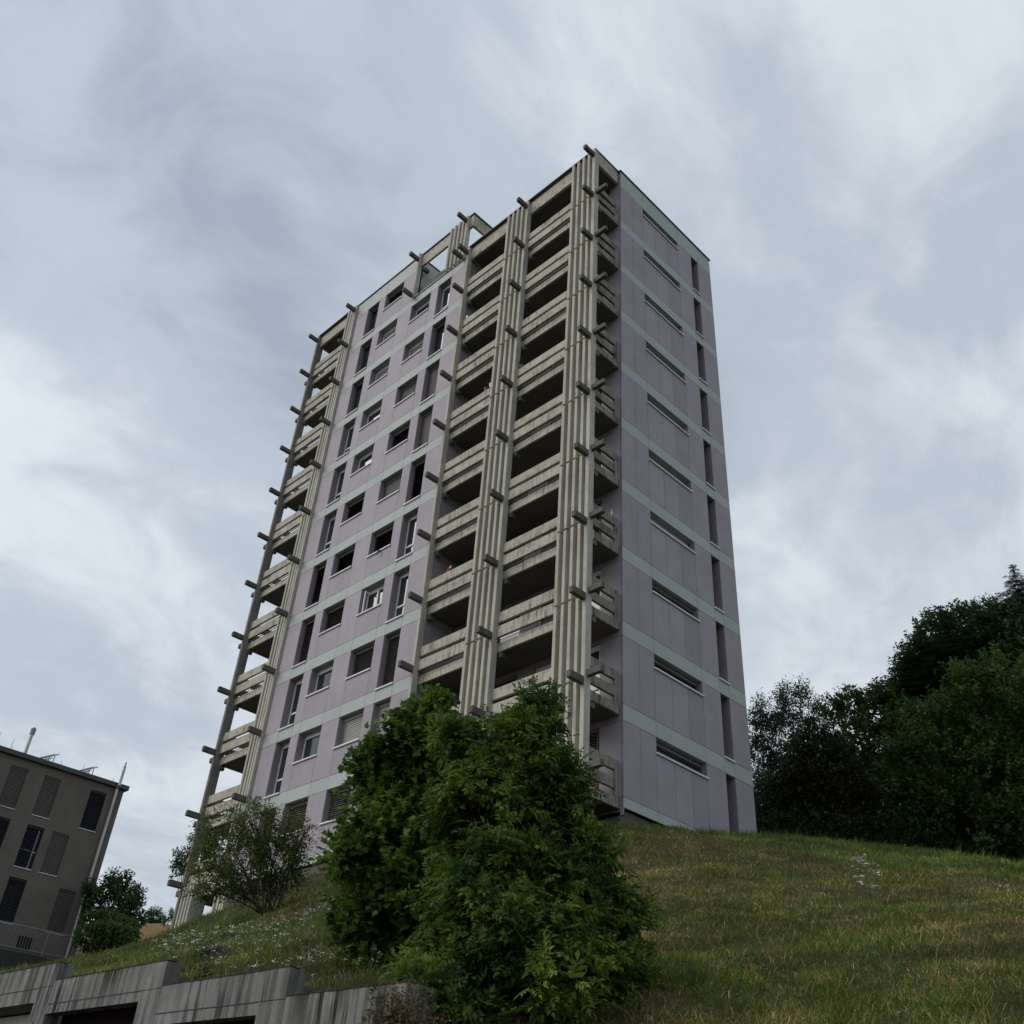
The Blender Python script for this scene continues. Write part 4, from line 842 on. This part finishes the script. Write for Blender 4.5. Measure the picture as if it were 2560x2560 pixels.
tree('broadleaf_tree', 'yellowish green tree between the dark brownish bush and the spruces', 'tree', TR['lime'], (-2.0,20.5,G(-2,20.5)), 21000, simple_leaf(0.36), 0.19, lime_m, rg_(19), per=6, sprig=0.4, r0=0.14, gaps=0.35, shell=0.4)
br_m = leaf_mat('broadleaf_leaves', (0.050,0.105,0.030), 0.4, 0.4, 0.9, (0.14,0.21,0.050))
tree('broadleaf_tree', 'large dark green broadleaf tree at the right edge in front of the spruces', 'tree', TR['broad'], (3.6,16.3,G(3.6,16.3)), 42000, simple_leaf(0.40), 0.19, br_m, rg_(20), per=6, sprig=0.45, up=0.8, r0=0.2, gaps=0.5, gscale=1.0, shell=0.4, shoots=40)
hb_m = leaf_mat('hedge_leaves', (0.024,0.048,0.018), 0.35, 0.3, 1.2, (0.05,0.085,0.028))
for i, s in enumerate(TR['hedgeR']):
    tree('low_bush', ['low dark bush at the crest nearest the tower corner','second low dark bush along the crest right of the tower','middle low dark bush of the row under the brownish bush','fourth low dark bush along the crest','low dark bush at the crest below the spruces'][i], 'bush', [s, [s[0]+0.3, s[1]+0.2, s[2]-0.5, s[3]*1.1]], (s[0], s[1], G(s[0], s[1])), 1700, simple_leaf(0.36), 0.13, hb_m, rg_(30+i), per=5, sprig=0.25, r0=0.04, stems=3, gaps=0.25, shell=0.3, group='low bushes along the crest')
tree('broadleaf_tree', 'dark round-topped tree low down behind the brownish bush', 'tree', TR['fillR'], (-3.5,24,G(-3.5,24)), 24000, simple_leaf(0.38), 0.2, hb_m, rg_(40), per=6, sprig=0.4, r0=0.12, gaps=0.1, shell=0.2)
br2_m = leaf_mat('beech_leaves', (0.034,0.068,0.030), 0.4, 0.35, 0.9, (0.075,0.125,0.045))
tree('beech_tree', 'tall dark tree with feathery outline filling the gap between the spruces', 'tree', TR['beech'], (0.5,24.5,G(0.5,24.5)), 34000, simple_leaf(0.34), 0.2, br2_m, rg_(41), per=7, sprig=0.55, up=0.9, r0=0.16, gaps=0.3, gscale=1.5, shell=0.3)
# spruces: tiers of drooping branches
spruce_m = leaf_mat('spruce_needles', (0.026,0.048,0.030), 0.4, 0.2, 0.8, (0.045,0.075,0.038))
def spruce(x, y, ztop, rad_, label, rng):
    zb = G(x, y); e_ = empty('spruce_tree', (x, y, zb), label, 'tree', 'spruces on the slope at the right')
    mb = MB(); mb.tube([(x,y,zb-0.2),(x,y,zb+(ztop-zb)*0.5),(x,y,ztop)], [0.22,0.12,0.015], 8)
    H = ztop-zb; P = []; D = []; SZ = []
    z = ztop-0.12
    while z > zb+1.0:
        f = (ztop-z)/H; r_ = min(rad_*(0.9+0.5*f), 0.04+(0.50 if rad_ > 2 else 0.85)*(ztop-z)**0.92)*(0.8+0.4*rng.random()); nb = 7+int(6*min(1, f*2))
        a0 = rng.random()*6.28
        for j in range(nb):
            a = a0+6.28*j/nb+rng.normal()*0.15; rr = r_*(0.7+0.45*rng.random()); d = np.array([math.cos(a), math.sin(a), 0])
            o = np.array([x, y, z]); tip = o + d*rr + np.array([0,0,-0.30*rr+0.10*rr*rr*0.3])
            if rr > 0.4: mb.tube([tuple(o), tuple((o+tip)/2+np.array([0,0,-0.03])), tuple(tip)], [0.03,0.018,0.006], 4)
            m = max(3, int(rr/0.13))
            for t in np.linspace(0.12, 1, m):
                q_ = o*(1-t)+tip*t
                for s in (-1, 1, 0):
                    P.append(q_ + rng.normal(size=3)*0.03); SZ.append(min(0.32, 0.10+0.16*rr)); sd_ = np.array([-d[1], d[0], 0])*s
                    D.append(d*0.8+sd_*0.9+np.array([0,0,-0.25+0.25*rng.random()]))
        z -= 0.24+0.10*rng.random()
    mb.build('trunk', bark, e_)
    P = np.array(P); D = np.array(D); up = np.tile([[0,0,1.0]], (len(P),1))+rng.normal(size=P.shape)*0.3
    V, Lp, Cn = instances(P, D, up, np.array(SZ)*(0.7+0.6*rng.random(len(P))), needle_spray())
    npmesh('crown', V, Lp, Cn, spruce_m, e_)
SL = ['tallest spruce rising at the right edge of the photo','spruce with a pointed top left of centre in the spruce group','spruce on the left side of the spruce group','spruce in the middle of the spruce group','lowest spruce at the left flank of the group','spruce just left of the tallest one','spruce at the far right mostly outside the frame']
for i, (x, y, zt, r_) in enumerate(TR['spruces']): spruce(x, y, zt, r_, SL[i], rg_(50+i))
# dry rusty shrub at the wall's end
dry_m = leaf_mat('dry_leaves', (0.085,0.060,0.034), 0.45, 0.25, 2.5, (0.19,0.135,0.075))
tree('dry_shrub', 'rusty brown dry shrub hanging over the end of the garage wall', 'bush', [[10.0,-15.05,2.35,0.20],[9.92,-15.05,2.6,0.15],[10.15,-15.0,2.2,0.24],[10.05,-15.05,2.75,0.15],[10.3,-15.0,2.45,0.22],[9.85,-15.08,2.25,0.13]], (10.05,-15.05,1.0), 6500, simple_leaf(0.35), 0.035, dry_m, rg_(70), per=6, sprig=0.16, r0=0.012, stems=14, gaps=0.5, gscale=4, shell=0.15, sub=6)

# ------------------------------------------------------------------ grass
gmat = bpy.data.materials.new('grass_blades'); gmat.use_nodes = True
N_, L_ = gmat.node_tree.nodes, gmat.node_tree.links
at = N_.new('ShaderNodeAttribute'); at.attribute_name = 'tint'; bb = N_['Principled BSDF']; bb.inputs['Roughness'].default_value = 0.65; bb.inputs['Specular IOR Level'].default_value = 0.2
L_.new(at.outputs['Color'], bb.inputs['Base Color']); tt = N_.new('ShaderNodeBsdfTranslucent'); L_.new(at.outputs['Color'], tt.inputs[0]); ms = N_.new('ShaderNodeMixShader'); ms.inputs[0].default_value = 0.25
L_.new(bb.outputs[0], ms.inputs[1]); L_.new(tt.outputs[0], ms.inputs[2]); L_.new(ms.outputs[0], N_['Material Output'].inputs[0])
CAM = np.array([16.601, -20.4])
def vnoise(x, y, s, seed):
    rg = np.random.default_rng(seed); tb = rg.random((64, 64)); u = x*s+100; v = y*s+100
    i = np.floor(u).astype(int); j = np.floor(v).astype(int); fu = u-i; fv = v-j; fu = fu*fu*(3-2*fu); fv = fv*fv*(3-2*fv)
    g = lambda a, b: tb[a % 64, b % 64]
    return (g(i,j)*(1-fu)+g(i+1,j)*fu)*(1-fv)+(g(i,j+1)*(1-fu)+g(i+1,j+1)*fu)*fv
def fb_(x, y, s, seed): return (vnoise(x,y,s,seed)*0.5+vnoise(x,y,s*2.1,seed+1)*0.3+vnoise(x,y,s*4.3,seed+2)*0.2)
def grass(n, seed):
    rg = np.random.default_rng(seed)
    # tufts are sampled in polar coordinates, so that near grass is as dense as it is in the picture
    BT = 12; nt_ = n//BT
    th = rg.uniform(rad(-6), rad(93), nt_)              # angle from +y towards -x
    r_ = 4.2*np.exp(rg.random(nt_)*math.log(50/4.2))
    tx = CAM[0]-np.sin(th)*r_; ty = CAM[1]+np.cos(th)*r_
    ts = (0.035+0.010*r_)*(0.5+rg.random(nt_)**2*1.8); tu = rg.random(nt_)
    oa = rg.random((nt_, BT))*2*np.pi; orr = np.sqrt(rg.random((nt_, BT)))
    x = (tx[:,None]+np.cos(oa)*orr*ts[:,None]).ravel(); y = (ty[:,None]+np.sin(oa)*orr*ts[:,None]).ravel()
    r_ = np.repeat(r_, BT); tu = np.repeat(tu, BT); oa = oa.ravel(); orr = orr.ravel()
    yw = wall_y(x)
    ok = (y > yw + np.where(x < 10.0, -0.02, -2.4)) & ~((x < 0.02) & (x > -8.0) & (y > 0.0) & (y < 6.7)) & ~((x < -8) & (x > -20.9) & (y > -1.45) & (y < 6.7)) & ~((x > -8) & (x < -0.5) & (y > -1.0) & (y < 0.1))
    ok &= ~((x < -37))
    x, y, r_, tu, oa, orr = x[ok], y[ok], r_[ok], tu[ok], oa[ok], orr[ok]
    z = ground(x, y); m = len(x)
    # character of the turf: green near tower and crest, straw-coloured on the mown slope
    f1 = fb_(x, y, 0.45, 3); f2 = fb_(x, y, 1.6, 9)
    straw = np.clip((f1-0.42)*3.2, 0, 1)*0.55 + np.clip((f2-0.5)*3, 0, 1)*0.45
    crest = np.clip((y+0.5-0.15*x)/5, 0, 1)*(x > -1); left = np.clip((-2-x)/6, 0, 1)
    straw = np.clip(straw + 0.22*(x > 2)*(y < 0) - 0.75*crest - 0.35*left, 0, 1)
    H = (0.04+0.05*rg.random(m)+0.075*tu**2)*(0.45+1.8*fb_(x, y, 2.6, 21)**1.6)*(1+0.7*crest+0.5*left)
    longs = rg.random(m) < 0.02; H = np.where(longs, H*1.9, H)
    az = rg.random(m)*2*np.pi; flat = (rg.random(m) < 0.5*straw+0.16); lean = np.where(flat, 1.0+0.8*rg.random(m), 0.15+0.85*rg.random(m))
    comb = fb_(x, y, 1.8, 33)*6*np.pi; lean = lean + 0.5*orr*(~flat); az = oa + rg.normal(size=m)*0.5; az = np.where(rg.random(m) < 0.22, comb+rg.normal(size=m)*0.5, az)
    dx, dy = np.cos(az)*np.sin(lean), np.sin(az)*np.sin(lean); dz = np.cos(lean)
    wd = (0.0014+0.00072*r_/4)*(0.7+0.6*rg.random(m)); wa = rg.random(m)*2*np.pi; wx, wy_ = np.cos(wa)*wd, np.sin(wa)*wd
    base = np.stack([x, y, z-0.01], -1); mid = base + np.stack([dx*0.45, dy*0.45, dz*0.62+0.05], -1)*H[:,None]
    tip = mid + np.stack([dx*0.75, dy*0.75, dz*0.32-0.06*lean], -1)*H[:,None]
    wv = np.stack([wx, wy_, np.zeros(m)], -1)
    V = np.stack([base-wv, base+wv, mid+wv*0.8, mid-wv*0.8, tip], 1).reshape(-1, 3)
    k = np.arange(m)*5; loops = np.stack([k, k+1, k+2, k+3, k+3, k+2, k+4], -1).ravel(); cnt = np.tile([4, 3], m)
    gA = np.array([0.062,0.100,0.018]); gB = np.array([0.110,0.140,0.028]); sA = np.array([0.34,0.26,0.105]); sB = np.array([0.17,0.115,0.048])
    u = rg.random((m,1)); isS = ((0.5*rg.random(m)+0.5*((tu*7.13) % 1)) < 0.12+0.72*straw)[:,None]
    u2 = fb_(x, y, 0.8, 55)[:,None]
    tb = (0.6+0.8*((tu*13.7) % 1))[:,None]; colr = tb*np.where(isS, sA*u+sB*(1-u), (gA*u+gB*(1-u)))*(0.30+1.9*u2**1.3)*(1.25+0.55*crest[:,None]+0.15*left[:,None])
    colr = np.repeat(colr, 5, 0); colr = np.hstack([colr, np.ones((len(colr),1))])
    return V, loops, cnt, colr
V, Lp, Cn, Cc = grass(1150000, 77)
tag(npmesh('grass', V, Lp, Cn, gmat, None, Cc), 'long uneven grass, green to straw-coloured, on the slope', 'grass', kind='stuff')
# white yarrow scattered on the left slope
def umbels(pts, rg, name, size=0.05, stalk=0.3):
    """flat white flower heads on thin stalks"""
    hv, hf, sv = MB(), None, MB()
    for (x, y) in pts:
        z = G(x, y); hgt = stalk*(0.7+0.6*rg.random()); lx, ly = rg.normal()*0.06, rg.normal()*0.06
        top = Vector((x+lx, y+ly, z+hgt)); s = size*(0.6+0.8*rg.random())
        sv.tube([(x,y,z-0.02), (x+lx*0.4,y+ly*0.4,z+hgt*0.6), tuple(top)], [0.005,0.004,0.003], 4)
        for j in range(9):
            a = rg.random()*6.28; rr = s*math.sqrt(rg.random()); c = top+Vector((math.cos(a)*rr, math.sin(a)*rr, rg.normal()*0.006)); q_ = s*0.33
            tl = Vector((rg.normal()*0.3, rg.normal()*0.3, 1)).normalized(); u_ = tl.orthogonal().normalized()*q_; v_ = tl.cross(u_)
            hv.quad(*[c+u_*math.cos(t)+v_*math.sin(t) for t in (0, 1.05, 2.09, 3.14, 4.19, 5.24)])
    return hv, sv
petal = mat('white_petals', (0.85,0.85,0.78), rough=0.8, var=0.08); stalk_m = mat('stalk', (0.07,0.10,0.03), var=0.2)
rgf = rg_(90); pts = []
while len(pts) < 560:
    r_ = rgf.uniform(11.0, 21); px_ = rgf.uniform(0, 1); th = rad(51)+px_*rad(13) ; x = CAM[0]-math.sin(th)*r_; y = CAM[1]+math.cos(th)*r_
    if y > wall_y(x)+0.5 and y < -6 and vnoise(np.array([x]), np.array([y]), 0.7, 4)[0] > rgf.random()*0.8: pts.append((x, y))
hv, sv = umbels(pts, rgf, 'yarrow', 0.030, 0.18)
yo = hv.build('yarrow', petal); tag(yo, 'scattered white yarrow flower heads on the left slope', 'wildflowers', kind='stuff'); sv.build('stalks', stalk_m, yo)
ue = empty('wildflower', (11.2,-9.3,G(11.2,-9.3)), 'clump of white umbel flowers standing in grass below the crest at right', 'wildflowers')
FLW = [(8.12, -3.49), (8.38, -4.14), (8.01, -3.08), (8.46, -3.95), (8.29, -3.38), (8.49, -3.73), (8.87, -4.49), (9.06, -5.06), (8.56, -3.55), (8.67, -3.73), (8.83, -4.16), (9.47, -5.95), (9.42, -5.54), (9.48, -5.65), (9.69, -6.36), (8.52, -4.18)]
for a, b in FLW:
    hv, sv = umbels([(a, b)], rgf, 'u', 0.085, 0.40); hv.build('flower_head', petal, ue); sv.build('stalk', stalk_m, ue)
# dark rocks and a leafy patch on the left slope
rock_m = mat('dark_rock', (0.035,0.028,0.025), var=0.4, vscale=5, bump=0.8)
def rock(x, y, s, label):
    z = G(x, y); rg = rg_(int(abs(x*10))); V = []; mb = MB(); n = 9; mlat = 6; base_i = 0
    for i in range(mlat+1):
        ph = math.pi*0.5*i/mlat
        for j in range(n):
            a = 2*math.pi*j/n; k = 1+0.22*math.sin(3*a+x)+0.14*math.sin(5*a+i)+rg.normal()*0.05
            mb.v.append((x+s*k*math.cos(a)*math.cos(ph), y+s*0.8*k*math.sin(a)*math.cos(ph), z-0.08+s*0.62*math.sin(ph)*(1+rg.normal()*0.05)))
    for i in range(mlat):
        for j in range(n): mb.f.append((i*n+j, i*n+(j+1)%n, (i+1)*n+(j+1)%n, (i+1)*n+j))
    mb.f.append(tuple(mlat*n+j for j in range(n)))
    tag(mb.build('rock', rock_m), label, 'rock', 'rocks on the left slope')
rock(3.3, -13.0, 0.30, 'dark rock half buried among white flowers above the garages'); rock(0.2, -11.0, 0.34, 'higher dark rock on the slope below the tower'); rock(1.9,-13.3,0.22,'small dark rock left of the other two on the slope')
lp_m = leaf_mat('weed_leaves', (0.032,0.048,0.018), 0.35, 0.2, 3, (0.05,0.075,0.028))
tree('leafy_weeds', 'low broad-leaved weeds spilling over the step of the garage wall', 'plant', [[6.05,-14.6,3.26,0.07],[5.85,-14.5,3.32,0.07],[5.5,-14.3,3.40,0.08],[5.1,-14.1,3.52,0.09],[4.6,-13.9,3.66,0.10],[6.3,-14.65,3.22,0.05],[4.1,-13.6,3.85,0.09],[3.6,-13.3,4.05,0.1]], (5.6,-14.4,G(5.6,-14.4)), 1500, simple_leaf(0.4), 0.05, lp_m, rg_(95), per=5, sprig=0.1, r0=0.008, stems=8, gaps=0.3, gscale=4, shell=0.1)
for o in list(bpy.data.objects):
    if '_w' in o: del o['_w']
